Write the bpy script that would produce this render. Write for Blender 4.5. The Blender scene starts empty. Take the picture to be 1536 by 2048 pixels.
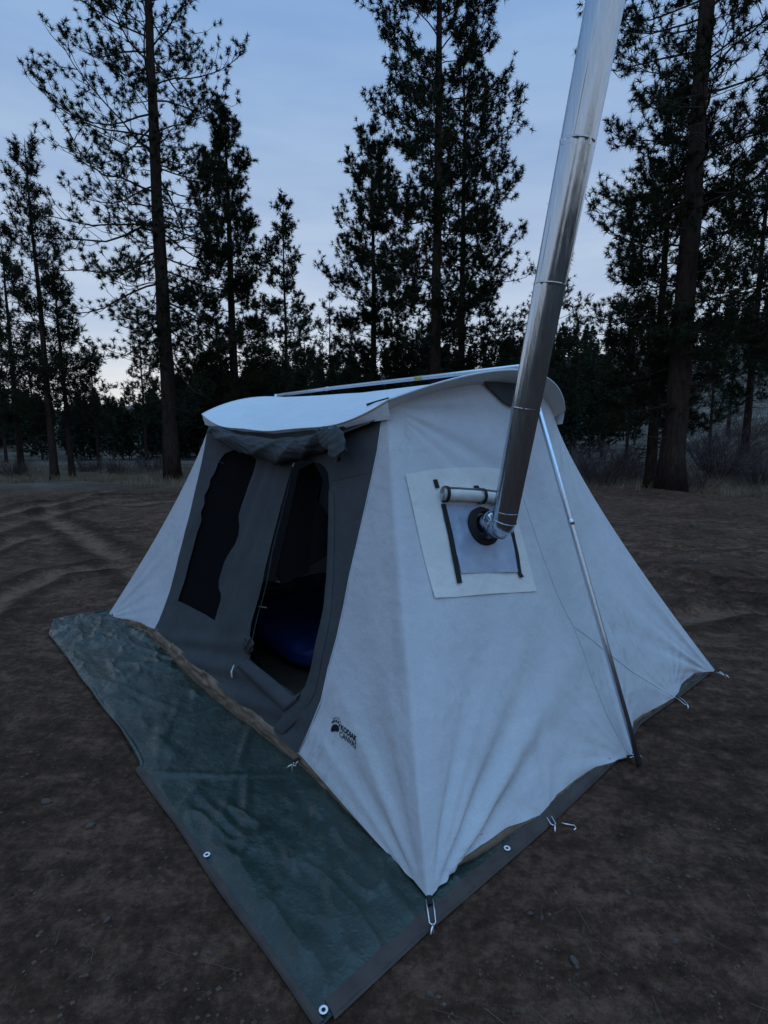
import bpy, math, random
import numpy as np
from mathutils import Vector, Matrix
from mathutils.geometry import delaunay_2d_cdt

# ------------------------------------------------------------------ camera, sky, light
SC = bpy.context.scene
COL = SC.collection
F_PX, PITCH, CAM_H = 1086.0, 0.138, 1.752          # focal length in photo pixels (1536 wide)
cam = bpy.data.cameras.new("camera")
cam.sensor_fit = 'HORIZONTAL'; cam.sensor_width = 36.0
cam.lens = 36.0 * F_PX / 1536.0
cam.clip_start = 0.05; cam.clip_end = 3000
camo = bpy.data.objects.new("camera", cam); COL.objects.link(camo)
camo.location = (0, 0, CAM_H)
camo.rotation_euler = (math.pi / 2 - PITCH, 0, 0)
SC.camera = camo

SUN_EL, SUN_ROT = math.radians(4.0), math.radians(-12.0)
world = bpy.data.worlds.new("World"); SC.world = world
world.use_nodes = True
wn, wl = world.node_tree.nodes, world.node_tree.links
wn.clear()
w_out = wn.new("ShaderNodeOutputWorld"); w_bg = wn.new("ShaderNodeBackground")
w_bg.inputs["Strength"].default_value = 0.15
sky = wn.new("ShaderNodeTexSky"); sky.sky_type = 'NISHITA'; sky.sun_disc = False
sky.sun_elevation = SUN_EL; sky.sun_rotation = SUN_ROT
sky.altitude = 1200; sky.air_density = 1.0; sky.dust_density = 0.6; sky.ozone_density = 4.0
w_tc = wn.new("ShaderNodeTexCoord")
w_sep = wn.new("ShaderNodeSeparateXYZ"); wl.new(w_tc.outputs["Generated"], w_sep.inputs[0])
# thin high overcast of dusk: pale at the horizon, deeper blue overhead
w_ramp = wn.new("ShaderNodeValToRGB")
cr = w_ramp.color_ramp
cr.elements[0].position = 0.0; cr.elements[0].color = (5.9, 5.75, 5.7, 1)
cr.elements[1].position = 1.0; cr.elements[1].color = (1.6, 2.8, 4.8, 1)
for pos, c in ((0.08, (5.6, 5.5, 5.6, 1)), (0.18, (4.2, 4.75, 5.6, 1)), (0.43, (2.65, 3.65, 5.2, 1)), (0.62, (1.78, 3.05, 5.2, 1))):
    e = cr.elements.new(pos); e.color = c
wl.new(w_sep.outputs["Z"], w_ramp.inputs["Fac"])
w_mix = wn.new("ShaderNodeMixRGB"); w_mix.inputs["Fac"].default_value = 0.86
wl.new(sky.outputs["Color"], w_mix.inputs["Color1"]); wl.new(w_ramp.outputs["Color"], w_mix.inputs["Color2"])
# faint stretched cloud bands
w_map = wn.new("ShaderNodeMapping"); w_map.inputs["Scale"].default_value = (1.6, 1.6, 9.0)
w_map.inputs["Location"].default_value = (0.35, 0.0, 0.4)
wl.new(w_tc.outputs["Generated"], w_map.inputs["Vector"])
w_noise = wn.new("ShaderNodeTexNoise"); w_noise.inputs["Scale"].default_value = 2.1
w_noise.inputs["Detail"].default_value = 5; w_noise.inputs["Roughness"].default_value = 0.55
wl.new(w_map.outputs["Vector"], w_noise.inputs["Vector"])
w_cr = wn.new("ShaderNodeValToRGB")
w_cr.color_ramp.elements[0].position = 0.36; w_cr.color_ramp.elements[0].color = (0.66, 0.74, 0.88, 1)
w_cr.color_ramp.elements[1].position = 0.62; w_cr.color_ramp.elements[1].color = (1.06, 1.05, 1.03, 1)
wl.new(w_noise.outputs["Fac"], w_cr.inputs["Fac"])
w_mul = wn.new("ShaderNodeMixRGB"); w_mul.blend_type = 'MULTIPLY'; w_mul.inputs["Fac"].default_value = 0.36
wl.new(w_mix.outputs["Color"], w_mul.inputs["Color1"]); wl.new(w_cr.outputs["Color"], w_mul.inputs["Color2"])
wl.new(w_mul.outputs["Color"], w_bg.inputs["Color"]); wl.new(w_bg.outputs["Background"], w_out.inputs["Surface"])

sun = bpy.data.lights.new("sun", 'SUN'); sun.energy = 1.1; sun.angle = math.radians(75)
sun.color = (0.30, 0.62, 1.0)
suno = bpy.data.objects.new("sun", sun); COL.objects.link(suno)
suno.rotation_euler = Vector((-0.20, 0.22, -1.0)).to_track_quat('-Z', 'Y').to_euler()
suno.location = (0, 0, 30)

SC.view_settings.view_transform = 'Standard'; SC.view_settings.look = 'None'
SC.view_settings.exposure = 0.0; SC.view_settings.gamma = 1.0
SC.view_settings.use_curve_mapping = False
SC.cycles.max_bounces = 6; SC.cycles.transparent_max_bounces = 8

# ------------------------------------------------------------------ helpers
RNG = np.random.default_rng(7)
_cF = np.array([0, math.cos(PITCH), -math.sin(PITCH)]); _cX = np.array([1.0, 0, 0]); _cU = np.cross(_cX, _cF)
_cO = np.array([0, 0, CAM_H])
YAW = 0.852
_c, _s = math.cos(YAW), math.sin(YAW)
TM = np.array([-0.114, 4.461, 0.0])                 # tent centre on the ground
EX = np.array([_c, -_s, 0]); EY = np.array([_s, _c, 0]); EZ = np.array([0, 0, 1.0])

def px_ray(x, y):
    x = np.asarray(x, float); y = np.asarray(y, float)
    return ((x - 768) / F_PX)[..., None] * _cX + ((1024 - y) / F_PX)[..., None] * _cU + _cF
def project(P):
    q = np.asarray(P) - _cO; z = q @ _cF
    return np.stack([768 + F_PX * (q @ _cX) / z, 1024 - F_PX * (q @ _cU) / z], -1)
def to_local(P):
    q = np.asarray(P) - TM
    return np.stack([q @ EX, q @ EY, q[..., 2]], -1)
def to_world(L):
    L = np.asarray(L, float)
    return TM + L[..., 0:1] * EX + L[..., 1:2] * EY + L[..., 2:3] * EZ
def on_ground(x, y, z=0.0):
    r = px_ray(x, y); return _cO + r * ((z - CAM_H) / r[..., 2])[..., None]
def at_depth(x, d):
    r = px_ray(x, 873.0); return r[0] / r[1] * d    # ground X of a column of the photo at distance d

def smooth(a, b, x):
    t = np.clip((np.asarray(x, float) - a) / (b - a), 0, 1); return t * t * (3 - 2 * t)
def vnoise(x, y, seed=0):
    x = np.asarray(x, float); y = np.asarray(y, float)
    xi = np.floor(x).astype(np.int64); yi = np.floor(y).astype(np.int64)
    fx = x - xi; fy = y - yi; fx = fx * fx * (3 - 2 * fx); fy = fy * fy * (3 - 2 * fy)
    def h(a, b):
        n = (a * 374761393 + b * 668265263 + seed * 974634777) & 0xffffffff
        n = ((n ^ (n >> 13)) * 1274126177) & 0xffffffff
        return ((n ^ (n >> 16)) & 0xffff) / 65535.0
    return (h(xi, yi) * (1 - fx) + h(xi + 1, yi) * fx) * (1 - fy) + (h(xi, yi + 1) * (1 - fx) + h(xi + 1, yi + 1) * fx) * fy - 0.5
def fbm(x, y, seed=0, octv=4, gain=0.5):
    r = 0; a = 1.0
    for k in range(octv):
        r = r + a * vnoise(np.asarray(x) * 2 ** k + 17.3 * k, np.asarray(y) * 2 ** k - 9.1 * k, seed + k); a *= gain
    return r

def make_mesh(name, V, quads=None, tris=None, smooth_shade=True):
    V = np.asarray(V, np.float32).reshape(-1, 3)
    q = np.asarray(quads if quads is not None else [], np.int32).reshape(-1, 4)
    t = np.asarray(tris if tris is not None else [], np.int32).reshape(-1, 3)
    me = bpy.data.meshes.new(name)
    me.vertices.add(len(V)); me.vertices.foreach_set("co", V.ravel())
    nl = q.size + t.size
    me.loops.add(nl); me.loops.foreach_set("vertex_index", np.concatenate([q.ravel(), t.ravel()]).astype(np.int32))
    npoly = len(q) + len(t)
    me.polygons.add(npoly)
    st = np.concatenate([np.arange(len(q)) * 4, q.size + np.arange(len(t)) * 3]).astype(np.int32)
    me.polygons.foreach_set("loop_start", st)
    me.polygons.foreach_set("loop_total", np.concatenate([np.full(len(q), 4), np.full(len(t), 3)]).astype(np.int32))
    me.polygons.foreach_set("use_smooth", np.full(npoly, smooth_shade, dtype=bool))
    me.update(calc_edges=True); me.validate()
    return me

class MB:
    def __init__(self): self.V = []; self.Q = []; self.T = []; self.n = 0
    def add(self, V, Q=None, T=None):
        V = np.asarray(V, float).reshape(-1, 3)
        if Q is not None and len(Q): self.Q.append(np.asarray(Q).reshape(-1, 4) + self.n)
        if T is not None and len(T): self.T.append(np.asarray(T).reshape(-1, 3) + self.n)
        self.V.append(V); self.n += len(V); return self
    def grid(self, P, close_u=False):
        nu, nv = P.shape[:2]
        i = np.arange(nu if close_u else nu - 1); j = np.arange(nv - 1)
        I, J = np.meshgrid(i, j, indexing='ij'); I2 = (I + 1) % nu
        Q = np.stack([I * nv + J, I2 * nv + J, I2 * nv + J + 1, I * nv + J + 1], -1).reshape(-1, 4)
        return self.add(P.reshape(-1, 3), Q)
    def tube(self, path, rad, sides=8, caps=True, flat=1.0, updir=None):
        path = np.asarray(path, float); n = len(path)
        rad = np.broadcast_to(np.asarray(rad, float), (n,))
        tan = np.gradient(path, axis=0); tan /= np.linalg.norm(tan, axis=1, keepdims=True) + 1e-12
        up = np.array(updir if updir is not None else ([0, 0, 1.0] if abs(tan[0][2]) < 0.9 else [1.0, 0, 0]), float)
        a = up - tan * (tan @ up)[:, None]; a /= np.linalg.norm(a, axis=1, keepdims=True) + 1e-12
        b = np.cross(tan, a)
        th = np.linspace(0, 2 * math.pi, sides, endpoint=False)
        P = path[:, None] + rad[:, None, None] * (np.cos(th)[None, :, None] * a[:, None] * flat + np.sin(th)[None, :, None] * b[:, None])
        base = self.n
        V = P.reshape(-1, 3)
        I, J = np.meshgrid(np.arange(n - 1), np.arange(sides), indexing='ij'); J2 = (J + 1) % sides
        Q = np.stack([I * sides + J, I * sides + J2, (I + 1) * sides + J2, (I + 1) * sides + J], -1).reshape(-1, 4)
        T = []
        if caps and sides > 2:
            for k in range(1, sides - 1):
                T.append((0, k + 1, k)); o = (n - 1) * sides; T.append((o, o + k, o + k + 1))
        return self.add(V, Q, T)
    def tubes(self, P, rad, sides=3):
        """many thin tubes at once: P is (N, n, 3), rad is (n,)"""
        N, n = P.shape[:2]
        if N == 0: return self
        d = P[:, -1] - P[:, 0]; d = d / (np.linalg.norm(d, axis=1, keepdims=True) + 1e-12)
        a = np.cross(d, np.array([0.31, 0.52, 0.79])); a /= np.linalg.norm(a, axis=1, keepdims=True) + 1e-12
        b = np.cross(d, a); th = np.linspace(0, 2 * math.pi, sides, endpoint=False)
        off = np.cos(th)[None, :, None] * a[:, None] + np.sin(th)[None, :, None] * b[:, None]
        V = P[:, :, None] + np.asarray(rad)[None, :, None, None] * off[:, None]
        I, J = np.meshgrid(np.arange(n - 1), np.arange(sides), indexing='ij'); J2 = (J + 1) % sides
        Q = np.stack([I * sides + J, I * sides + J2, (I + 1) * sides + J2, (I + 1) * sides + J], -1).reshape(-1, 4)
        Q = (Q[None] + (np.arange(N) * n * sides)[:, None, None]).reshape(-1, 4)
        return self.add(V.reshape(-1, 3), Q)
    def build(self, name, material, parent=None, smooth_shade=True):
        V = np.concatenate(self.V); Q = np.concatenate(self.Q) if self.Q else None; T = np.concatenate(self.T) if self.T else None
        return obj(name, make_mesh(name, V, Q, T, smooth_shade), material, parent)

def obj(name, me, material, parent=None):
    o = bpy.data.objects.new(name, me); COL.objects.link(o)
    if material is not None and not me.materials: me.materials.append(material)
    if parent is not None: o.parent = parent
    return o
def tag(o, label=None, cat=None, group=None, kind=None):
    if label: o["label"] = label
    if cat: o["category"] = cat
    if group: o["group"] = group
    if kind: o["kind"] = kind
    return o
def empty(name, loc=(0, 0, 0), rz=0.0):
    o = bpy.data.objects.new(name, None); COL.objects.link(o)
    o.location = loc; o.rotation_euler = (0, 0, rz); o.empty_display_size = 0.2
    return o

# ------------------------------------------------------------------ materials
def new_mat(name):
    m = bpy.data.materials.new(name); m.use_nodes = True
    n, l = m.node_tree.nodes, m.node_tree.links
    return m, n, l, n["Principled BSDF"]
def mat(name, c1, c2=None, scale=8.0, rough=0.8, bump=0.0, bscale=60.0, metal=0.0, spec=0.3, detail=6.0, stretch=None, translucent=0.0):
    m, n, l, b = new_mat(name)
    b.inputs["Roughness"].default_value = rough; b.inputs["Metallic"].default_value = metal
    b.inputs["Specular IOR Level"].default_value = spec
    tc = n.new("ShaderNodeTexCoord"); vec = tc.outputs["Object"]
    if stretch:
        mp = n.new("ShaderNodeMapping"); mp.inputs["Scale"].default_value = stretch
        l.new(vec, mp.inputs["Vector"]); vec = mp.outputs["Vector"]
    nz = n.new("ShaderNodeTexNoise"); nz.inputs["Scale"].default_value = scale; nz.inputs["Detail"].default_value = detail
    nz.inputs["Roughness"].default_value = 0.62
    l.new(vec, nz.inputs["Vector"])
    cr = n.new("ShaderNodeValToRGB"); cr.color_ramp.elements[0].position = 0.32; cr.color_ramp.elements[1].position = 0.68
    cr.color_ramp.elements[0].color = (*c1, 1); cr.color_ramp.elements[1].color = (*(c2 or c1), 1)
    l.new(nz.outputs["Fac"], cr.inputs["Fac"]); l.new(cr.outputs["Color"], b.inputs["Base Color"])
    if bump:
        nb = n.new("ShaderNodeTexNoise"); nb.inputs["Scale"].default_value = bscale; nb.inputs["Detail"].default_value = 4
        l.new(vec, nb.inputs["Vector"])
        bp = n.new("ShaderNodeBump"); bp.inputs["Strength"].default_value = bump; bp.inputs["Distance"].default_value = 0.01
        l.new(nb.outputs["Fac"], bp.inputs["Height"]); l.new(bp.outputs["Normal"], b.inputs["Normal"])
    if translucent:
        tr = n.new("ShaderNodeBsdfTranslucent"); l.new(cr.outputs["Color"], tr.inputs["Color"])
        mx = n.new("ShaderNodeMixShader"); mx.inputs["Fac"].default_value = translucent
        l.new(b.outputs[0], mx.inputs[1]); l.new(tr.outputs[0], mx.inputs[2])
        l.new(mx.outputs[0], n["Material Output"].inputs["Surface"])
    return m

def canvas_mat(name, c1, c2, dirt=(0.16, 0.15, 0.12), dirt_amt=0.5, translucent=0.04):
    """woven cotton: fine weave relief, soft blotches, soil stains that gather in patches"""
    m, n, l, b = new_mat(name)
    b.inputs["Roughness"].default_value = 0.85; b.inputs["Specular IOR Level"].default_value = 0.15
    tc = n.new("ShaderNodeTexCoord")
    nz = n.new("ShaderNodeTexNoise"); nz.inputs["Scale"].default_value = 3.2; nz.inputs["Detail"].default_value = 7; nz.inputs["Roughness"].default_value = 0.6
    l.new(tc.outputs["Object"], nz.inputs["Vector"])
    cr = n.new("ShaderNodeValToRGB"); cr.color_ramp.elements[0].position = 0.3; cr.color_ramp.elements[1].position = 0.7
    cr.color_ramp.elements[0].color = (*c1, 1); cr.color_ramp.elements[1].color = (*c2, 1)
    l.new(nz.outputs["Fac"], cr.inputs["Fac"])
    # vertical rain streaks + patches of soil
    mp = n.new("ShaderNodeMapping"); mp.inputs["Scale"].default_value = (9, 9, 1.3); l.new(tc.outputs["Object"], mp.inputs["Vector"])
    ns = n.new("ShaderNodeTexNoise"); ns.inputs["Scale"].default_value = 2.0; ns.inputs["Detail"].default_value = 8; ns.inputs["Roughness"].default_value = 0.7
    l.new(mp.outputs["Vector"], ns.inputs["Vector"])
    cs = n.new("ShaderNodeValToRGB"); cs.color_ramp.elements[0].position = 0.52; cs.color_ramp.elements[1].position = 0.76
    cs.color_ramp.elements[0].color = (0, 0, 0, 1); cs.color_ramp.elements[1].color = (1, 1, 1, 1)
    l.new(ns.outputs["Fac"], cs.inputs["Fac"])
    np_ = n.new("ShaderNodeTexNoise"); np_.inputs["Scale"].default_value = 1.7; np_.inputs["Detail"].default_value = 6; l.new(tc.outputs["Object"], np_.inputs["Vector"])
    cp = n.new("ShaderNodeValToRGB"); cp.color_ramp.elements[0].position = 0.50; cp.color_ramp.elements[1].position = 0.75
    cp.color_ramp.elements[0].color = (0, 0, 0, 1); cp.color_ramp.elements[1].color = (1, 1, 1, 1)
    l.new(np_.outputs["Fac"], cp.inputs["Fac"])
    mu = n.new("ShaderNodeMath"); mu.operation = 'MULTIPLY'; l.new(cs.outputs["Color"], mu.inputs[0]); l.new(cp.outputs["Color"], mu.inputs[1])
    m2 = n.new("ShaderNodeMath"); m2.operation = 'MULTIPLY'; m2.inputs[1].default_value = dirt_amt; l.new(mu.outputs[0], m2.inputs[0])
    mx = n.new("ShaderNodeMixRGB"); mx.inputs["Color2"].default_value = (*dirt, 1)
    l.new(m2.outputs[0], mx.inputs["Fac"]); l.new(cr.outputs["Color"], mx.inputs["Color1"])
    nw = n.new("ShaderNodeTexNoise"); nw.inputs["Scale"].default_value = 150; nw.inputs["Detail"].default_value = 3; nw.inputs["Roughness"].default_value = 0.8; l.new(tc.outputs["Object"], nw.inputs["Vector"])
    cw = n.new("ShaderNodeValToRGB"); cw.color_ramp.elements[0].position = 0.3; cw.color_ramp.elements[1].position = 0.7; cw.color_ramp.elements[0].color = (0.90, 0.90, 0.90, 1); cw.color_ramp.elements[1].color = (1.08, 1.08, 1.08, 1)
    l.new(nw.outputs["Fac"], cw.inputs["Fac"])
    mw = n.new("ShaderNodeMixRGB"); mw.blend_type = 'MULTIPLY'; mw.inputs["Fac"].default_value = 1.0; l.new(mx.outputs["Color"], mw.inputs["Color1"]); l.new(cw.outputs["Color"], mw.inputs["Color2"])
    l.new(mw.outputs["Color"], b.inputs["Base Color"])
    nb = n.new("ShaderNodeTexNoise"); nb.inputs["Scale"].default_value = 420; nb.inputs["Detail"].default_value = 2; l.new(tc.outputs["Object"], nb.inputs["Vector"])
    nc = n.new("ShaderNodeTexNoise"); nc.inputs["Scale"].default_value = 14; nc.inputs["Detail"].default_value = 5; l.new(tc.outputs["Object"], nc.inputs["Vector"])
    b1 = n.new("ShaderNodeBump"); b1.inputs["Strength"].default_value = 0.42; b1.inputs["Distance"].default_value = 0.02; l.new(nc.outputs["Fac"], b1.inputs["Height"])
    b2 = n.new("ShaderNodeBump"); b2.inputs["Strength"].default_value = 0.25; b2.inputs["Distance"].default_value = 0.002
    l.new(nb.outputs["Fac"], b2.inputs["Height"]); l.new(b1.outputs["Normal"], b2.inputs["Normal"]); l.new(b2.outputs["Normal"], b.inputs["Normal"])
    if translucent:
        tr = n.new("ShaderNodeBsdfTranslucent"); l.new(mx.outputs["Color"], tr.inputs["Color"])
        ms = n.new("ShaderNodeMixShader"); ms.inputs["Fac"].default_value = translucent
        l.new(b.outputs[0], ms.inputs[1]); l.new(tr.outputs[0], ms.inputs[2]); l.new(ms.outputs[0], n["Material Output"].inputs["Surface"])
    return m

M = {}
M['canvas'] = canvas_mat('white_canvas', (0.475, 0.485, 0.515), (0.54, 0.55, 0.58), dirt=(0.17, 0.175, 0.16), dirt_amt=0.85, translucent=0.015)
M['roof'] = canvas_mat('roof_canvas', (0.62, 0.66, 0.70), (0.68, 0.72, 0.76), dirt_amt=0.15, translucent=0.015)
M['patch'] = canvas_mat('cream_canvas', (0.585, 0.58, 0.56), (0.665, 0.66, 0.64), dirt_amt=0.35, translucent=0)
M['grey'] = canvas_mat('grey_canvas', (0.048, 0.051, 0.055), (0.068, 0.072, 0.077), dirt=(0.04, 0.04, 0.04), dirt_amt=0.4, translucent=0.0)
M['mesh'] = mat('window_screen', (0.004, 0.004, 0.005), (0.007, 0.007, 0.008), 200, 0.95, 0.3, 900, spec=0.03)
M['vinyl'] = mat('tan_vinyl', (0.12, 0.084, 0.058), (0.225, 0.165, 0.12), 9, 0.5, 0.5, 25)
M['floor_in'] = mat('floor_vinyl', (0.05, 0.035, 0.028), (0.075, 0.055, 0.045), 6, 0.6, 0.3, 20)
M['black'] = mat('black_webbing', (0.012, 0.012, 0.014), (0.018, 0.018, 0.02), 60, 0.75, 0.4, 300)
M['silver'] = mat('heat_panel_cloth', (0.25, 0.31, 0.41), (0.34, 0.40, 0.50), 11, 0.36, 0.35, 30, metal=0.25)
M['ink'] = mat('print_ink', (0.008, 0.008, 0.012), None, 40, 0.8)
M['wire'] = mat('bright_wire', (0.75, 0.77, 0.8), (0.85, 0.87, 0.9), 60, 0.3, 0, metal=0.85)
M['grommet'] = mat('grommet_metal', (0.80, 0.80, 0.80), (0.92, 0.92, 0.92), 90, 0.45, 0, metal=0.25)
M['blue'] = mat('blue_fabric', (0.005, 0.016, 0.085), (0.009, 0.028, 0.13), 6, 0.6, 0.4, 16)
M['bark'] = mat('pine_bark', (0.020, 0.014, 0.012), (0.054, 0.038, 0.032), 9, 0.95, 1.0, 20, stretch=(1.6, 1.6, 0.35), spec=0.1)
M['twig'] = mat('twig_bark', (0.035, 0.027, 0.022), (0.06, 0.045, 0.038), 8, 0.95, 0, spec=0.1)
M['needles'] = mat('pine_needles', (0.014, 0.021, 0.012), (0.030, 0.042, 0.023), 1.2, 0.9, 0, spec=0.04, detail=3)
M['far_needles'] = mat('far_needles', (0.015, 0.022, 0.016), (0.036, 0.046, 0.030), 0.35, 0.95, 0, spec=0.03, detail=5)
M['dry'] = mat('dry_grass', (0.15, 0.11, 0.07), (0.28, 0.22, 0.15), 0.9, 0.9, 0, spec=0.1)
M['shrub'] = mat('bare_twigs', (0.06, 0.045, 0.046), (0.115, 0.09, 0.092), 1.4, 0.9, 0, spec=0.1)
M['stone'] = mat('field_stone', (0.075, 0.055, 0.044), (0.15, 0.118, 0.098), 22, 0.9, 0.5, 50)
M['clod'] = mat('soil_clod', (0.035, 0.022, 0.015), (0.16, 0.11, 0.085), 14.0, 0.95, 0, spec=0.1)
M['straw'] = mat('fallen_straw', (0.10, 0.075, 0.05), (0.17, 0.135, 0.09), 3.0, 0.95, 0, spec=0.1)
M['rock'] = mat('pale_rock', (0.16, 0.15, 0.15), (0.30, 0.28, 0.28), 3, 0.9, 0.5, 12)
M['sticker'] = mat('yellow_sticker', (0.40, 0.35, 0.14), (0.45, 0.38, 0.16), 30, 0.6)

def galv_mat(name, base, rough, streak, along):
    """galvanised sheet: reflective, with long soft streaks and a spangle"""
    m, n, l, b = new_mat(name)
    b.inputs["Metallic"].default_value = 1.0
    tc = n.new("ShaderNodeTexCoord"); mp = n.new("ShaderNodeMapping"); mp.inputs["Scale"].default_value = along
    l.new(tc.outputs["Object"], mp.inputs["Vector"])
    nz = n.new("ShaderNodeTexNoise"); nz.inputs["Scale"].default_value = 7; nz.inputs["Detail"].default_value = 4; l.new(mp.outputs["Vector"], nz.inputs["Vector"])
    cr = n.new("ShaderNodeValToRGB"); cr.color_ramp.elements[0].position = 0.3; cr.color_ramp.elements[1].position = 0.7
    cr.color_ramp.elements[0].color = (*[c * 0.82 for c in base], 1); cr.color_ramp.elements[1].color = (*base, 1)
    l.new(nz.outputs["Fac"], cr.inputs["Fac"]); l.new(cr.outputs["Color"], b.inputs["Base Color"])
    ad = n.new("ShaderNodeMath"); ad.operation = 'MULTIPLY_ADD'; ad.inputs[1].default_value = streak; ad.inputs[2].default_value = rough
    l.new(nz.outputs["Fac"], ad.inputs[0])
    l.new(ad.outputs[0], b.inputs["Roughness"])
    bp = n.new("ShaderNodeBump"); bp.inputs["Strength"].default_value = 0.05; bp.inputs["Distance"].default_value = 0.02
    l.new(nz.outputs["Fac"], bp.inputs["Height"]); l.new(bp.outputs["Normal"], b.inputs["Normal"])
    return m
M['galv'] = galv_mat('galvanised_sheet', (0.50, 0.56, 0.62), 0.08, 0.20, (11, 11, 0.35))
M['pole'] = galv_mat('pole_steel', (0.62, 0.68, 0.74), 0.25, 0.15, (20, 20, 1))

def soil_mat():
    m, n, l, b = new_mat('dirt')
    b.inputs["Roughness"].default_value = 0.95; b.inputs["Specular IOR Level"].default_value = 0.12
    tc = n.new("ShaderNodeTexCoord")
    def noise(sc, det=6, ro=0.6):
        q = n.new("ShaderNodeTexNoise"); q.inputs["Scale"].default_value = sc; q.inputs["Detail"].default_value = det; q.inputs["Roughness"].default_value = ro
        l.new(tc.outputs["Object"], q.inputs["Vector"]); return q
    n1, n2, n3 = noise(0.55), noise(7.5, 9, 0.74), noise(34, 6, 0.75)
    cr = n.new("ShaderNodeValToRGB"); e = cr.color_ramp.elements
    e[0].position = 0.30; e[0].color = (0.026, 0.0145, 0.0095, 1); e[1].position = 0.68; e[1].color = (0.200, 0.112, 0.076, 1)
    k = e.new(0.5); k.color = (0.086, 0.046, 0.030, 1)
    mx = n.new("ShaderNodeMath"); mx.operation = 'MULTIPLY_ADD'; mx.inputs[1].default_value = 0.35
    ad = n.new("ShaderNodeMath"); ad.operation = 'MULTIPLY'; ad.inputs[1].default_value = 0.65
    l.new(n1.outputs["Fac"], mx.inputs[0]); l.new(n2.outputs["Fac"], ad.inputs[0]); l.new(ad.outputs[0], mx.inputs[2]); l.new(mx.outputs[0], cr.inputs["Fac"])
    ar = n.new("ShaderNodeAttribute"); ar.attribute_name = "rut"       # relief shading of the wheel tracks painted in: floors lighter, ridges darker
    n4 = n.new("ShaderNodeTexNoise"); n4.inputs["Scale"].default_value = 1.0; n4.inputs["Detail"].default_value = 8; n4.inputs["Roughness"].default_value = 0.7
    mp4 = n.new("ShaderNodeMapping"); mp4.inputs["Scale"].default_value = (2.6, 6.0, 1.0); l.new(tc.outputs["Object"], mp4.inputs["Vector"]); l.new(mp4.outputs["Vector"], n4.inputs["Vector"])
    s4 = n.new("ShaderNodeMath"); s4.operation = 'MULTIPLY_ADD'; s4.inputs[1].default_value = 0.55; l.new(n4.outputs["Fac"], s4.inputs[0]); l.new(mx.outputs[0], s4.inputs[2])
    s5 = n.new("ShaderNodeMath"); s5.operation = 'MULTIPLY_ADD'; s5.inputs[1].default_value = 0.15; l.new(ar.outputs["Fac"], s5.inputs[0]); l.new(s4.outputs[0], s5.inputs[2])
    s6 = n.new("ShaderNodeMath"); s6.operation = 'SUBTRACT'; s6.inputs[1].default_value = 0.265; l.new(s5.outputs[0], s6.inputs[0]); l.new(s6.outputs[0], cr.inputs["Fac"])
    n6 = noise(26, 7, 0.78); s7 = n.new("ShaderNodeMath"); s7.operation = 'MULTIPLY_ADD'; s7.inputs[1].default_value = 0.60; l.new(n6.outputs["Fac"], s7.inputs[0]); l.new(s6.outputs[0], s7.inputs[2])
    s8 = n.new("ShaderNodeMath"); s8.operation = 'SUBTRACT'; s8.inputs[1].default_value = 0.30; l.new(s7.outputs[0], s8.inputs[0]); l.new(s8.outputs[0], cr.inputs["Fac"])
    # flecks of pale grit and straw
    cf = n.new("ShaderNodeValToRGB"); cf.color_ramp.elements[0].position = 0.58; cf.color_ramp.elements[1].position = 0.74
    cf.color_ramp.elements[0].color = (0, 0, 0, 1); cf.color_ramp.elements[1].color = (0.5, 0.5, 0.5, 1)
    l.new(n3.outputs["Fac"], cf.inputs["Fac"])
    m1 = n.new("ShaderNodeMixRGB"); m1.inputs["Color2"].default_value = (0.17, 0.135, 0.11, 1)
    l.new(cf.outputs["Color"], m1.inputs["Fac"]); l.new(cr.outputs["Color"], m1.inputs["Color1"])
    # vegetated far ground from the vertex mask
    at = n.new("ShaderNodeAttribute"); at.attribute_name = "veg"
    cv = n.new("ShaderNodeValToRGB"); cv.color_ramp.elements[0].position = 0.35; cv.color_ramp.elements[1].position = 0.65
    cv.color_ramp.elements[0].color = (0.035, 0.03, 0.022, 1); cv.color_ramp.elements[1].color = (0.19, 0.155, 0.125, 1)
    l.new(noise(0.35, 7, 0.7).outputs["Fac"], cv.inputs["Fac"])
    m2 = n.new("ShaderNodeMixRGB"); l.new(at.outputs["Fac"], m2.inputs["Fac"]); l.new(m1.outputs["Color"], m2.inputs["Color1"]); l.new(cv.outputs["Color"], m2.inputs["Color2"])
    l.new(m2.outputs["Color"], b.inputs["Base Color"])
    b1 = n.new("ShaderNodeBump"); b1.inputs["Strength"].default_value = 0.9; b1.inputs["Distance"].default_value = 0.05; l.new(noise(9, 8, 0.7).outputs["Fac"], b1.inputs["Height"])
    b2 = n.new("ShaderNodeBump"); b2.inputs["Strength"].default_value = 1.0; b2.inputs["Distance"].default_value = 0.014; l.new(noise(55, 5, 0.7).outputs["Fac"], b2.inputs["Height"])
    l.new(b1.outputs["Normal"], b2.inputs["Normal"]); l.new(b2.outputs["Normal"], b.inputs["Normal"])
    return m
M['soil'] = soil_mat()

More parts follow.
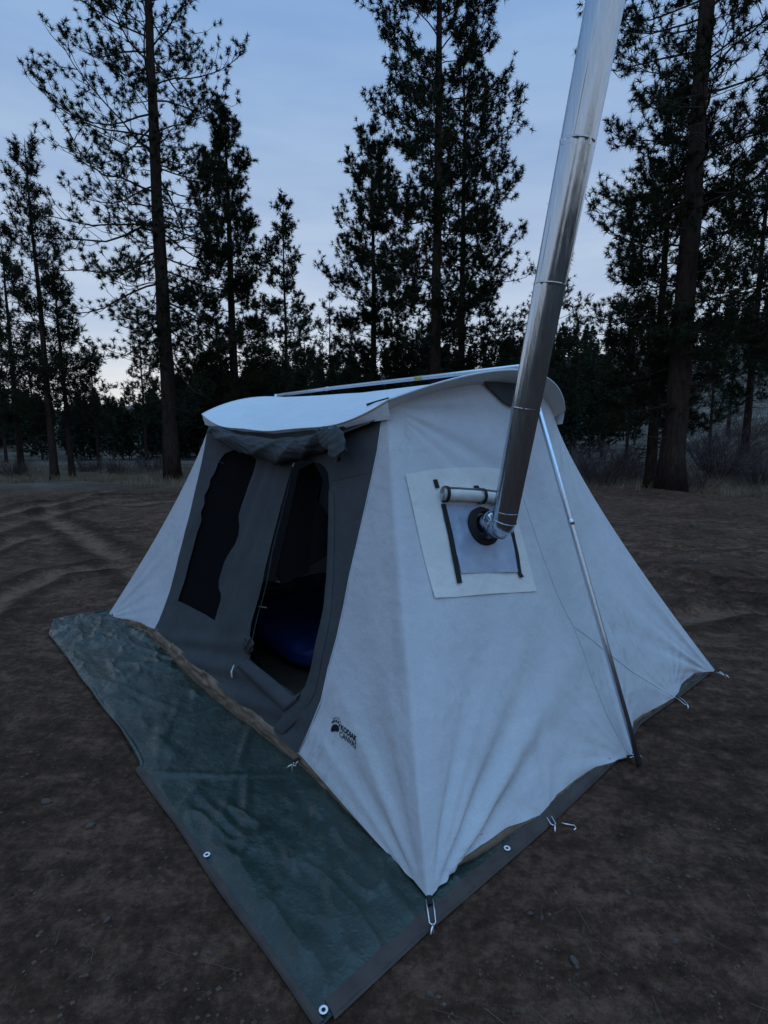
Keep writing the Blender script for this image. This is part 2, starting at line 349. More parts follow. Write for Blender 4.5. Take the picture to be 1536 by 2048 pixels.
def tarp_mat():
    m, n, l, b = new_mat('tarp_green')
    b.inputs["Specular IOR Level"].default_value = 0.5
    tc = n.new("ShaderNodeTexCoord")
    def noise(sc, det=6, ro=0.6, st=None):
        v = tc.outputs["Object"]
        if st:
            mp = n.new("ShaderNodeMapping"); mp.inputs["Scale"].default_value = st; l.new(v, mp.inputs["Vector"]); v = mp.outputs["Vector"]
        q = n.new("ShaderNodeTexNoise"); q.inputs["Scale"].default_value = sc; q.inputs["Detail"].default_value = det; q.inputs["Roughness"].default_value = ro
        l.new(v, q.inputs["Vector"]); return q
    cr = n.new("ShaderNodeValToRGB"); e = cr.color_ramp.elements
    e[0].position = 0.30; e[0].color = (0.012, 0.023, 0.018, 1); e[1].position = 0.70; e[1].color = (0.026, 0.042, 0.035, 1)
    l.new(noise(2.6, 8, 0.68).outputs["Fac"], cr.inputs["Fac"])
    # dried mud smears
    cf = n.new("ShaderNodeValToRGB"); cf.color_ramp.elements[0].position = 0.50; cf.color_ramp.elements[1].position = 0.78
    cf.color_ramp.elements[0].color = (0, 0, 0, 1); cf.color_ramp.elements[1].color = (0.55, 0.55, 0.55, 1)
    l.new(noise(3.3, 9, 0.74, (1, 1.8, 1)).outputs["Fac"], cf.inputs["Fac"])
    sx_ = n.new("ShaderNodeSeparateXYZ"); l.new(tc.outputs["Object"], sx_.inputs[0])      # the far half is dustier, and its paler sheen is painted in
    mr = n.new("ShaderNodeMapRange"); mr.inputs[1].default_value = 1.2; mr.inputs[2].default_value = -2.2; mr.inputs[3].default_value = 0.6; mr.inputs[4].default_value = 2.0
    l.new(sx_.outputs[0], mr.inputs[0]); wf = n.new("ShaderNodeMath"); wf.operation = 'MULTIPLY'; l.new(cf.outputs["Color"], wf.inputs[0]); l.new(mr.outputs[0], wf.inputs[1])
    m1 = n.new("ShaderNodeMixRGB"); m1.inputs["Color2"].default_value = (0.13, 0.135, 0.115, 1)
    l.new(wf.outputs[0], m1.inputs["Fac"]); l.new(cr.outputs["Color"], m1.inputs["Color1"]); l.new(m1.outputs["Color"], b.inputs["Base Color"])
    rr = n.new("ShaderNodeMath"); rr.operation = 'MULTIPLY_ADD'; rr.inputs[1].default_value = 0.45; rr.inputs[2].default_value = 0.24
    l.new(cf.outputs["Color"], rr.inputs[0]); l.new(rr.outputs[0], b.inputs["Roughness"])
    b1 = n.new("ShaderNodeBump"); b1.inputs["Strength"].default_value = 0.5; b1.inputs["Distance"].default_value = 0.03; l.new(noise(12, 6, 0.65).outputs["Fac"], b1.inputs["Height"])
    l.new(b1.outputs["Normal"], b.inputs["Normal"])
    return m
M['tarp'] = tarp_mat()
M['hem'] = mat('tarp_hem', (0.042, 0.031, 0.027), (0.074, 0.057, 0.050), 9, 0.7, 0.3, 40)

# ------------------------------------------------------------------ terrain
def seg_dist(x, y, pl):
    d = np.full(np.shape(x), 1e9)
    for (x0, y0), (x1, y1) in zip(pl[:-1], pl[1:]):
        dx, dy = x1 - x0, y1 - y0
        t = np.clip(((x - x0) * dx + (y - y0) * dy) / (dx * dx + dy * dy), 0, 1)
        d = np.minimum(d, np.hypot(x - x0 - t * dx, y - y0 - t * dy))
    return d
def wpath(pl):
    return [tuple(on_ground(a, b)[:2]) for a, b in pl]
RUTS = [wpath(p) for p in (
    [(-260, 1120), (-60, 1052), (60, 1012), (180, 992), (330, 985)],
    [(-300, 1165), (-60, 1075), (70, 1030), (190, 1008), (340, 1000)],
    [(300, 1165), (230, 1110), (150, 1065), (95, 1030), (105, 1004), (220, 978)],
    [(-350, 1235), (-120, 1135), (30, 1085), (150, 1062), (260, 1060)],
    [(-200, 1330), (0, 1200), (110, 1150), (215, 1135)],
    [(1210, 1128), (1330, 1150), (1440, 1168), (1580, 1180), (1900, 1190)],
    [(1180, 1085), (1330, 1092), (1480, 1102), (1800, 1115)],
    [(1330, 1240), (1460, 1215), (1600, 1225), (1900, 1260)])]
BANK_PX = np.array([-2500, -400, 0, 250, 450, 700, 900, 1150, 1536, 2200, 3200])
BANK_TOP = np.array([50, 46, 42, 46, 90, 112, 122, 142, 158, 150, 80]) / 1086.0
def terrain_z(x, y):
    x = np.asarray(x, float); y = np.asarray(y, float)
    r = np.hypot(x, y)
    az = np.arctan2(x, np.maximum(y, 1e-6)); front = y > 0
    pxl = np.where(front, 768 + F_PX * np.tan(np.clip(az, -1.35, 1.35)), np.where(x > 0, 3200, -2500))
    top = np.interp(pxl, BANK_PX, BANK_TOP)
    z = 175 * top * smooth(33, 175, r) ** 1.15
    z = z + 1.9 * smooth(21, 36, r) * smooth(1330, 1560, pxl) * front
    z = z + smooth(24, 60, r) * fbm(x / 14, y / 14, 5, 4) * np.clip(r / 40, 0, 4)
    z = z + 0.26 * fbm(x / 4.0, y / 4.0, 11, 3) * smooth(7, 22, r) + 0.09 * fbm(x / 1.4, y / 0.5, 12, 4) * smooth(5, 9, r) * (1 - smooth(30, 50, r))
    near = 0.040 * fbm(x / 0.45, y / 0.45, 21, 6, 0.6) + 0.05 * fbm(x / 1.7, y / 1.7, 31, 3)
    lx = (x - TM[0]) * EX[0] + (y - TM[1]) * EX[1]; ly = (x - TM[0]) * EY[0] + (y - TM[1]) * EY[1]
    pad = np.maximum(np.maximum(np.abs(lx + 0.04) - 2.30, 0), np.maximum(np.abs(ly + 0.2) - 1.88, 0))
    near = near * (0.12 + 0.88 * smooth(0.0, 0.5, pad)) - 0.010 * (1 - smooth(0.0, 0.5, pad))
    for k, p in enumerate(RUTS):
        d = seg_dist(x, y, p)
        w = (0.22 if k < 2 else 0.13) + 0.02 * (k % 3)
        amp = 0.75 + 0.9 * vnoise(x / 0.8, y / 0.8, 60 + k)
        near = near + (0.85 if k < 5 else 1.5) * amp * (-0.055 * np.exp(-(d / w) ** 2) + 0.042 * np.exp(-((d - 2.1 * w) / (0.8 * w)) ** 2))
    near = near * (1 - smooth(24, 40, r))
    return z + near
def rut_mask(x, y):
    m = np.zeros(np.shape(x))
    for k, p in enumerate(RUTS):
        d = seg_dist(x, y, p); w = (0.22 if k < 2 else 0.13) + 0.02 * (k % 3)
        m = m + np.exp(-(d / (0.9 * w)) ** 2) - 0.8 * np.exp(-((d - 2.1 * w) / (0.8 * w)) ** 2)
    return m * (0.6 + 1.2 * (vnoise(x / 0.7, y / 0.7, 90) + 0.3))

th_f = np.radians(np.concatenate([np.arange(-180, -52, 4.0), np.arange(-52, 52, 0.48), np.arange(52, 180, 4.0)]))
rr = [0.25]
while rr[-1] < 900: rr.append(rr[-1] * 1.0135 if rr[-1] < 60 else rr[-1] * 1.04)
rr = np.array(rr)
TH, RR = np.meshgrid(th_f, rr, indexing='ij')
gx, gy = RR * np.sin(TH), RR * np.cos(TH)
gz = terrain_z(gx, gy)
gb = MB(); gb.grid(np.stack([gx, gy, gz], -1), close_u=True)
gb.add([[0, 0, float(terrain_z(np.array([0.0]), np.array([0.0]))[0])]])
nA, nR = TH.shape
fan = [(i * nR, nA * nR, ((i + 1) % nA) * nR) for i in range(nA)]
gb.T.append(np.array(fan))
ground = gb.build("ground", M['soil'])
tag(ground, kind="structure")
veg = (smooth(19.5, 23.5, RR + 1.6 * fbm(gx / 2.5, gy / 2.5, 77, 3))).ravel()
at = ground.data.attributes.new("veg", 'FLOAT', 'POINT')
at.data.foreach_set("value", np.concatenate([veg, [0.0]]).astype(np.float32))
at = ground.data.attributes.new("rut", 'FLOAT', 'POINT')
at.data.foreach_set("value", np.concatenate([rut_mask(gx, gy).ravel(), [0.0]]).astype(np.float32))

# ------------------------------------------------------------------ trees
def unit(v): return v / (np.linalg.norm(v, axis=-1, keepdims=True) + 1e-12)
def needles(tp, td, rng, count, length, width, spread=0.70):
    """bottle-brush tufts: each needle one slim triangle"""
    N = len(tp)
    d = unit(td[:, None] * 0.75 + rng.normal(size=(N, count, 3)) * spread)
    base = tp[:, None] - td[:, None] * rng.uniform(0, 0.45, (N, count, 1)) * length
    L = length * rng.uniform(0.65, 1.1, (N, count, 1))
    tip = base + d * L
    tip[..., 2] -= 0.10 * L[..., 0]
    side = unit(np.cross(d, rng.normal(size=(N, count, 3)))) * width
    V = np.stack([base + side, base - side, tip], 2).reshape(-1, 3)
    T = np.arange(len(V)).reshape(-1, 3)
    return V, T
def crown_profile(h, kind):
    if kind == 'open': return (0.62 + 0.38 * np.sin(np.clip(h * 1.5, 0, 1) * math.pi * 0.62)) * (1 - h) ** 0.42
    if kind == 'tall': return (0.60 + 0.4 * smooth(0, 0.25, h)) * (1 - h ** 1.6) ** 0.8
    return (0.72 + 0.28 * smooth(0, 0.2, h)) * (1 - h) ** 0.62
def pine(name, loc, label, seed, H, r0, crown0, R, nbr, nsec, kind='cone', count=16, nlen=0.19, nwid=0.008,
         split=True, group=None, lean=0.0, twigs=2, droop=0.0, mats=('bark', 'twig', 'needles'), side_bias=None, t0=0.22, curl=1.0, fill=0.8):
    rng = np.random.default_rng(seed)
    root = empty(name, (loc[0], loc[1], float(terrain_z(np.array([loc[0]]), np.array([loc[1]]))[0]) - 0.05))
    n = 22
    hs = np.linspace(0, 1, n)
    wob = np.cumsum(rng.normal(0, 0.010 * H / n * 3, (n, 2)), 0) * hs[:, None]
    axis = np.stack([wob[:, 0] + lean * H * hs, wob[:, 1], hs * H], -1)
    rad = r0 * ((1 - hs) ** 0.85 * 0.97 + 0.03) * (1 + 0.35 * np.exp(-hs * H / 0.45))
    tb = MB(); tb.tube(axis, rad, 12)
    if r0 > 0.22:                      # ridged bark silhouette
        V = tb.V[0]; ang = np.arctan2(V[:, 1], V[:, 0]); V[:, :2] += (V[:, :2] - axis[np.repeat(np.arange(n), 12), :2]) * (0.09 * np.sin(ang * 5 + V[:, 2] * 1.3) + 0.05 * rng.normal(size=len(V)))[:, None]
    tb.build("trunk", M[mats[0]], root)
    tp, td = [], []
    allb = MB(); az = rng.uniform(0, 6.28)
    def ax(h): return np.array([np.interp(h, hs, axis[:, k]) for k in range(3)])
    for i in range(nbr):
        u = (i + rng.uniform(0, 0.9)) / nbr
        hf = 1 - (1 - u) ** 0.78; h = crown0 + (1 - crown0) * hf * 0.985; u = hf
        az += 2.399 + rng.normal(0, 0.5)
        L = R * float(crown_profile(np.array(u), kind)) * rng.uniform(0.50, 1.18)
        if side_bias is not None: L *= 1 + side_bias[1] * math.cos(az - side_bias[0])
        L = min(L * (0.55 + 0.95 * float(vnoise(np.array(az * 0.9 + seed), np.array(h * H * 0.75), seed) + 0.42)), 1.08 * R * float(crown_profile(np.array(u), kind)))
        L = max(L, 0.35)
        e0 = math.radians(-8 + 48 * u + rng.normal(0, 9) - droop * (1 - u))
        k = 8; P = [ax(h)]
        a = az; 
        for j in range(1, k):
            t = j / (k - 1)
            e = e0 - math.radians(20) * math.sin(t * 2.4) * (1 - u) + math.radians(40) * t * t
            a += rng.normal(0, 0.17); e += rng.normal(0, 0.10)
            P.append(P[-1] + np.array([math.cos(a) * math.cos(e), math.sin(a) * math.cos(e), math.sin(e)]) * L / (k - 1))
        P = np.array(P); br = max(0.009, 0.0085 * L + 0.009) * (1 - u * 0.4)
        bb = MB() if split else allb
        bb.tube(P, np.linspace(br, br * 0.28, k), 5, caps=False)
        tans = unit(np.gradient(P, axis=0))
        tp.append(P[-1]); td.append(tans[-1])
        m = max(2, int(round(nsec * (0.45 + 0.55 * L / R))))
        t = t0 + (0.985 - t0) * (np.arange(m) + rng.uniform(0, 1, m)) / m
        f = t * (k - 1); jj = np.minimum(f.astype(int), k - 2); q = P[jj] + (P[jj + 1] - P[jj]) * (f - jj)[:, None]; tn = tans[jj]
        rot = np.where(np.arange(m) % 2, 1, -1) * np.radians(rng.uniform(26, 74, m))
        dd = unit(np.stack([tn[:, 0] * np.cos(rot) - tn[:, 1] * np.sin(rot), tn[:, 0] * np.sin(rot) + tn[:, 1] * np.cos(rot), tn[:, 2] * 0.6 + rng.uniform(-0.45, 0.40, m)], -1))
        l2 = (L * rng.uniform(0.18, 0.42, m) * (1.15 - 0.55 * t) + 0.14)[:, None]
        S = [q]
        for j2 in range(4):
            dd = unit(dd + np.array([0, 0, curl * (0.12 + 0.14 * j2)]) + rng.normal(0, 0.15, (m, 3))); S.append(S[-1] + dd * l2 / 4)
        S = np.stack(S, 1)
        bb.tubes(S[:, [0, 2, 3, 4]], np.linspace(br * 0.30 + 0.003, 0.0045, 4), 3)
        tp += list(S[:, -1]); td += list(dd)
        ex = rng.random(m) < fill; tp += list(S[ex, 3]); td += list(unit(S[ex, 4] - S[ex, 2]))
        for w in range(twigs):
            j3 = rng.integers(1, 5, m); q3 = S[np.arange(m), j3]
            d3 = unit(dd + rng.normal(0, 0.75, (m, 3)) + np.array([0, 0, 0.35])); l3 = (rng.uniform(0.14, 0.42, m) * (0.5 + 0.5 * min(1, R / 3)))[:, None]
            e3 = q3 + d3 * l3
            bb.tubes(np.stack([q3, e3], 1), [0.0065, 0.004], 3)
            tp += list(e3); td += list(d3)
        if split: bb.build("branch", M[mats[1]], root)
    # dead snags below the live crown
    for i in range(int(nbr * 0.16)):
        h = crown0 * rng.uniform(0.45, 1.0); a = rng.uniform(0, 6.28); L = R * rng.uniform(0.10, 0.42)
        d = np.array([math.cos(a), math.sin(a), rng.uniform(-0.35, 0.15)]); p = ax(h)
        S = np.array([p, p + d * L * 0.5, p + d * L + np.array([0, 0, 0.1 * L])])
        (allb).tube(S, [0.02, 0.013, 0.005], 4, caps=False)
        for w in range(2):
            d3 = unit(d + rng.normal(0, 0.6, 3)); allb.tube(np.array([S[1], S[1] + d3 * L * 0.25, S[1] + d3 * L * 0.45]), [0.008, 0.006, 0.003], 3, caps=False)
    if allb.n: allb.build("dead_branches" if split else "branches", M[mats[1]], root)["kind"] = "stuff"
    V, T = needles(np.array(tp), unit(np.array(td)), rng, max(7, int(count * 0.66)), nlen * 0.92, nwid * 1.30)
    obj("crown", make_mesh("crown", V, None, T, False), M[mats[2]], root)
    tag(root, label, "tree", group)
    return root
def copy_tree(root, loc, rz, sc, label=None):
    r = root.copy(); COL.objects.link(r)
    r.location = (loc[0], loc[1], float(terrain_z(np.array([loc[0]]), np.array([loc[1]]))[0]) - 0.05)
    r.rotation_euler = (0, 0, rz); r.scale = (sc, sc, sc)
    if label: r["label"] = label
    for ch in list(root.children):
        c = ch.copy(); COL.objects.link(c); c.parent = r
    return r
def tx(px, d): return (at_depth(px, d), d)

BIG = dict(twigs=3)
pine("pine_tree", tx(341, 22), "tall open-crowned pine behind the tent's left end, its bare trunk passing the roof corner", 3, 27, 0.30, 0.19, 5.2, 120, 14, 'tall', 54, 0.215, 0.0088, droop=12, twigs=2, t0=0.24, fill=0.45)
pine("pine_tree", tx(472, 25), "medium dense pine just right of the tall open-crowned one", 14, 15.6, 0.24, 0.20, 3.2, 80, 13, 'cone', 40, 0.24, 0.0110, t0=0.30, **BIG)
pine("pine_tree", tx(575, 38), "slim pine standing in the sky gap left of the central group", 25, 17.6, 0.17, 0.24, 3.1, 72, 11, 'cone', 17, 0.32, 0.018, t0=0.34, split=False, twigs=2)
pine("pine_tree", tx(869, 22), "tallest central pine, its trunk rising above the tent ridge", 36, 27, 0.23, 0.20, 3.9, 110, 14, 'tall', 40, 0.235, 0.0105, t0=0.30, **BIG)
pine("pine_tree", tx(748, 27), "bushy pine on the left of the central group, with a rounded top", 47, 15.4, 0.20, 0.15, 3.5, 84, 14, 'open', 36, 0.25, 0.0115, t0=0.30, **BIG)
pine("pine_tree", tx(921, 26), "pointed pine on the right of the central group, near the stovepipe", 58, 19.6, 0.20, 0.18, 3.7, 92, 13, 'cone', 36, 0.24, 0.0115, t0=0.30, **BIG)
pine("pine_tree", tx(1096, 36), "distant pine showing on both sides of the stovepipe", 69, 16.4, 0.18, 0.13, 3.0, 54, 10, 'cone', 14, 0.32, 0.017, t0=0.34, split=False, twigs=3)
pine("pine_tree", tx(1350, 17), "massive thick-trunked pine at the right of the clearing", 80, 24, 0.36, 0.16, 4.4, 108, 14, 'tall', 40, 0.215, 0.0090, t0=0.28, **BIG)
pine("pine_tree", tx(1306, 18.6), "shorter dense pine tucked against the massive thick-trunked one", 91, 12.4, 0.19, 0.18, 3.2, 64, 13, 'open', 38, 0.225, 0.0098, t0=0.28, **BIG)
pine("pine_tree", tx(1492, 25), "slender pine right of the massive trunk near the photo's edge", 102, 16.8, 0.17, 0.20, 3.3, 58, 12, 'cone', 20, 0.27, 0.014, t0=0.34, split=False, twigs=3)
pine("pine_tree", tx(1590, 21), "pine mostly outside the frame at the right edge", 113, 17.5, 0.2, 0.2, 3.5, 58, 12, 'cone', 18, 0.25, 0.012, t0=0.34, split=False, twigs=3)
pine("pine_tree", tx(103, 21.5), "pointed pine on the far left with the tallest top of its cluster", 124, 12.6, 0.15, 0.21, 2.2, 64, 11, 'cone', 19, 0.22, 0.0095, t0=0.32, split=False, twigs=3)
pine("pine_tree", tx(37, 26), "leftmost full pine of the far-left cluster", 135, 11.2, 0.15, 0.22, 2.4, 50, 10, 'cone', 17, 0.24, 0.011, t0=0.34, split=False, twigs=3)
pine("pine_tree", tx(138, 22.5), "short pine close beside the pointed one on the far left", 146, 8.9, 0.12, 0.24, 1.8, 44, 9, 'cone', 17, 0.21, 0.010, t0=0.34, split=False, twigs=2)
pine("pine_tree", tx(194, 30), "small pine at the right end of the far-left cluster", 157, 6.8, 0.09, 0.28, 1.5, 34, 8, 'cone', 14, 0.24, 0.013, t0=0.34, split=False, twigs=2)
pine("pine_tree", tx(-40, 24), "pine cut off by the left edge of the frame", 168, 11.8, 0.15, 0.22, 2.2, 48, 9, 'cone', 16, 0.24, 0.012, t0=0.34, split=False, twigs=2)
pine("pine_tree", tx(291, 36), "thin young pine just left of the tall bare trunk", 179, 9.2, 0.10, 0.30, 1.6, 38, 8, 'cone', 12, 0.27, 0.015, t0=0.34, split=False, twigs=2)
MIDG = "slender pines in the mid distance behind the tent"
bgA = pine("pine_tree", tx(352, 33), "slender pine directly behind the tall bare trunk on the left", 190, 11.0, 0.11, 0.22, 1.9, 36, 8, 'cone', 11, 0.31, 0.017, t0=0.34, split=False, group=MIDG)
bgB = pine("pine_tree", tx(662, 44), "distant pine between the slim sky-gap pine and the bushy central one", 201, 12.5, 0.14, 0.15, 2.5, 40, 9, 'open', 11, 0.36, 0.020, t0=0.34, split=False, group=MIDG)
for k, (px, d, pr, s, lab) in enumerate([
        (395, 40, bgB, 0.8, "distant pine between the tall bare trunk and the medium dense pine"), (530, 46, bgA, 0.95, "distant pine between the medium dense pine and the slim sky-gap pine"),
        (612, 52, bgB, 0.95, "distant pine just right of the slim sky-gap pine's trunk"), (705, 39, bgA, 0.82, "low distant pine just left of the bushy central pine's trunk"),
        (806, 46, bgB, 0.9, "distant pine between the bushy central pine and the tallest central trunk"), (842, 50, bgA, 1.1, "distant pine just left of the tallest central trunk"),
        (985, 38, bgB, 0.75, "low distant pine right of the pointed central pine"), (1032, 43, bgA, 0.95, "distant pine just left of the stovepipe above the tent peak"),
        (1150, 46, bgB, 0.72, "low distant pine right of the stovepipe"), (1205, 40, bgA, 0.78, "low distant pine left of the right-hand pine mass"),
        (1255, 35, bgB, 0.78, "low dark pine just left of the massive trunk's crown"), (1420, 31, bgA, 0.9, "slender pine close behind the massive trunk on its right"),
        (1455, 40, bgB, 0.95, "distant pine between the massive trunk and the slender right-hand pine"), (1540, 38, bgA, 1.05, "distant pine at the very right edge of the photo"),
        (430, 50, bgA, 1.1, "distant pine just left of the medium dense pine's trunk"), (8, 34, bgA, 0.85, "distant pine at the very left edge of the photo"),
        (70, 40, bgB, 0.7, "low distant pine left of the pointed far-left pine"), (165, 42, bgA, 0.7, "low distant pine right of the far-left cluster's short pine")]):
    copy_tree(pr, tx(px, d), 1.1 + 2.3 * k, s, lab)

# wooded hillside far behind: one mass
def forest():
    rng = np.random.default_rng(99)
    protos = []
    for k in range(5):
        Hh = 1.0; N = 160
        u = rng.random(N) ** 0.8; h = 0.10 + 0.88 * u; r = 0.20 * (1 - u) ** 0.7 * np.sqrt(rng.random(N)) * rng.uniform(0.7, 1.25, N) + 0.008
        a = rng.random(N) * 6.283
        tp = np.stack([r * np.cos(a), r * np.sin(a), h], -1); td = unit(np.stack([np.cos(a), np.sin(a), rng.uniform(-0.1, 0.6, N)], -1))
        V, T = needles(tp, td, rng, 5, 0.078, 0.0145, 0.8)
        t = np.linspace(0, 6.283, 5, endpoint=False)
        ring = np.stack([np.cos(t) * 0.012, np.sin(t) * 0.012, np.zeros(5)], -1)
        TV = np.concatenate([ring, ring * 0.1 + [0, 0, 0.97]])
        TT = []
        for i in range(5):
            j = (i + 1) % 5; TT += [(i, j, 5 + j), (i, 5 + j, 5 + i)]
        protos.append((np.concatenate([V, TV]), np.concatenate([T, np.array(TT) + len(V)])))
    def plant(mb, x, y, s):
        z = float(terrain_z(np.array([x]), np.array([y]))[0]); V, T = protos[rng.integers(5)]
        a = rng.uniform(0, 6.28); c_, s_ = math.cos(a), math.sin(a)
        mb.add(V @ np.array([[c_, s_, 0], [-s_, c_, 0], [0, 0, 1]]) * np.array([s * 1.2, s * 1.2, s]) + [x, y, z - 0.2], None, T)
    mb = MB(); n = 0
    while n < 430:
        px = rng.uniform(-260, 1800); d = 37 + 135 * rng.random() ** 1.5
        if px > 1340 and d < 75: continue
        plant(mb, at_depth(px, d), d, rng.uniform(4.0, 8.0) * (0.62 if px < 330 else 1.0) * (0.8 + 0.4 * min(1, (d - 37) / 60))); n += 1
    for k in range(80):
        d = 58 + 70 * rng.random(); plant(mb, at_depth(rng.uniform(420, 1220), d), d, rng.uniform(6.0, 9.5))
    for k in range(110):
        px = rng.uniform(-200, 420); d = 36 + 70 * rng.random() ** 1.4
        plant(mb, at_depth(px, d), d, rng.uniform(2.4, 4.6) * (1 + (d - 36) / 110))
    o = mb.build("hillside_forest", M['far_needles'], None, False)
    tag(o, "dark conifer forest covering the hillside beyond the clearing", "forest", kind="stuff")
    # the same wood goes on round the clearing, behind the viewer
    mb = MB()
    for k in range(150):
        a = rng.uniform(0.95, 2 * math.pi - 0.95); r = 34 + 40 * rng.random()
        plant(mb, r * math.sin(a), r * math.cos(a), rng.uniform(6, 11))
    o = mb.build("surrounding_forest", M['far_needles'], None, False)
    tag(o, "conifer forest standing round the rest of the clearing", "forest", kind="stuff")
forest()

# bare shrubs, dry grass
def shrub(loc, w, h, n, seed, label):
    rng = np.random.default_rng(seed); mb = MB()
    z0 = float(terrain_z(np.array([loc[0]]), np.array([loc[1]]))[0])
    for i in range(n):
        a = rng.uniform(0, 6.28); rb = rng.uniform(0, 0.45) * w; e = rng.uniform(0.5, 1.0)
        p = np.array([math.cos(a) * rb, math.sin(a) * rb, -0.1]); out = np.array([math.cos(a), math.sin(a), 0])
        d = unit(out * rng.uniform(0.1, 0.8) + np.array([0, 0, 1.0]))
        L = h * rng.uniform(0.5, 1.05); P = [p]
        for j in range(4): d = unit(d + rng.normal(0, 0.17, 3) + out * 0.08); P.append(P[-1] + d * L / 4)
        P = np.array(P); mb.tube(P, np.linspace(0.012, 0.004, 5), 3, caps=False)
        for j in range(7):
            q = P[rng.integers(1, 5)]; d3 = unit(d + rng.normal(0, 0.6, 3)); l3 = h * rng.uniform(0.12, 0.38)
            mb.tube(np.array([q, q + d3 * l3 * 0.5, q + d3 * l3 + np.array([0, 0, 0.05])]), [0.007, 0.005, 0.003], 3, caps=False)
    o = mb.build("bare_shrub", M['shrub'], None, False); o.location = (loc[0], loc[1], z0)
    tag(o, label, "shrub", "bare shrubs at the edge of the clearing")
shrub(tx(1215, 21), 1.9, 1.9, 120, 1, "large dark bare shrub between the tent and the massive pine trunk")
shrub(tx(1450, 21.5), 1.7, 2.5, 120, 2, "large bare shrub on the pale slope right of the massive trunk")
for k, (px, d, w, h, lab) in enumerate([
        (1165, 24, 1.3, 1.5, "leafless shrub nearest the tent's right roof corner"), (1285, 22, 1.2, 1.2, "low leafless shrub touching the massive trunk's left side"),
        (1395, 18.5, 0.9, 1.0, "small leafless shrub at the massive trunk's right foot"), (1520, 19.5, 1.2, 1.6, "leafless shrub cut by the right edge of the photo"),
        (1260, 26, 1.6, 1.7, "leafless shrub behind the large dark one left of the massive trunk"), (1500, 28, 1.6, 2.0, "leafless shrub higher on the pale slope, furthest right"),
        (1420, 30, 1.5, 1.8, "leafless shrub on the slope just right behind the massive trunk"), (240, 25, 1.2, 1.0, "low leafless shrub left of the tall bare trunk"),
        (300, 27, 1.1, 1.1, "low leafless shrub beside the tall bare trunk's base"), (20, 25, 1.0, 0.9, "low leafless shrub at the left edge of the photo"),
        (175, 27, 1.2, 0.9, "low leafless shrub right of the far-left pine cluster")]):
    shrub(tx(px, d), w, h, 60, 30 + k, lab)
def grass():
    rng = np.random.default_rng(5); N = 48000
    px = np.concatenate([rng.uniform(-60, 420, N // 3), rng.uniform(1080, 1640, N // 3), rng.uniform(1340, 1640, N - 2 * (N // 3))])
    d = np.where(px < 600, 19.5 + 12 * rng.random(N) ** 1.3, 16.3 + 13 * rng.random(N) ** 1.6); d[2 * (N // 3):] = 19 + 26 * rng.random(N - 2 * (N // 3))
    r = px_ray(px, 873.0 + 0 * px); x = r[:, 0] / r[:, 1] * d
    keep = (fbm(x / 1.3, d / 1.3, 8, 3) + 0.15 * (d > 18)) > -0.05
    x, d = x[keep], d[keep]; n = len(x); z = terrain_z(x, d)
    h = rng.uniform(0.08, 0.30, n) * (0.7 + 0.8 * rng.random(n)); a = rng.uniform(0, 6.28, n)
    w = rng.uniform(0.006, 0.012, n); tilt = rng.normal(0, 0.45, (n, 2)) * h[:, None]
    b = np.stack([x, d, z - 0.01], -1); sd = np.stack([np.cos(a) * w, np.sin(a) * w, 0 * a], -1)
    tip = b + np.stack([tilt[:, 0], tilt[:, 1], h], -1)
    V = np.stack([b + sd, b - sd, tip], 1).reshape(-1, 3)
    o = obj("dry_grass", make_mesh("dry_grass", V, None, np.arange(len(V)).reshape(-1, 3), False), M['dry'])
    tag(o, "strip of dry straw-coloured grass along the edge of the clearing", "grass", kind="stuff")
grass()

# ------------------------------------------------------------------ tarp under the tent
TX = (-2.36, 2.25); TY0 = -2.08
def tarp_z(lx, ly):
    vis = np.clip(np.minimum(np.abs(lx - TX[0]), np.abs(ly - TY0)) / 0.10, 0, 1)
    rid = 1 - np.abs(fbm(lx * 1.3 + 0.7 * ly, ly * 2.6, 3, 4, 0.55)) * 2.2
    z = 0.010 + 0.020 * np.clip(rid, 0, 1) ** 4 + 0.010 * (fbm(lx * 3, ly * 3, 9, 4) + 0.4)
    left = smooth(0.7, -1.9, lx)
    z = z + left * (0.028 * np.clip(1 - np.abs(fbm(lx * 2.1 - ly, ly * 3.2 + lx, 13, 4, 0.6)) * 2.4, 0, 1) ** 2 + 0.02)
    for k in range(26):                              # sharp fold lines pressed into the plastic
        rg = np.random.default_rng(500 + k); x0, y0, a = rg.uniform(-2.3, 2.2), rg.uniform(-2.08, -1.4), rg.uniform(-0.9, 0.9) + (1.2 if k % 4 == 0 else 0)
        d = np.abs((lx - x0) * math.sin(a) - (ly - y0) * math.cos(a) + 0.03 * np.sin(3 * lx + k)); al = (lx - x0) * math.cos(a) + (ly - y0) * math.sin(a); Lk = rg.uniform(0.2, 0.7)
        z = z + rg.uniform(0.006, 0.014) * np.clip(1 - d / 0.035, 0, 1) * np.exp(-(al / Lk) ** 2)
    z = z * (0.25 + 0.75 * smooth(0, 0.09, np.minimum(lx - TX[0], np.minimum(ly - TY0, TX[1] - lx))) ) 
    return np.maximum(z, 0.004) + 0.004
def tarp_edge(lx):                                   # front edge, wavy where it is folded under
    return TY0 + smooth(0.62, 0.5, lx) * (0.022 * fbm(lx * 1.5, lx * 0 + 0.3, 15, 3) + 0.036) + 0.10 * smooth(-1.95, -2.33, lx)
def tarp_right(ly): return np.interp(ly, [-2.1, -1.6, -0.86, 0.0, 0.4, 1.0, 1.8], [2.262, 2.24, 2.232, 2.19, 2.11, 2.13, 2.13])
tarp = empty("tarp", tuple(TM), -YAW)
tag(tarp, "crumpled dark green tarp with grommets spread under and in front of the tent", "tarp")
nu, nv = 310, 200
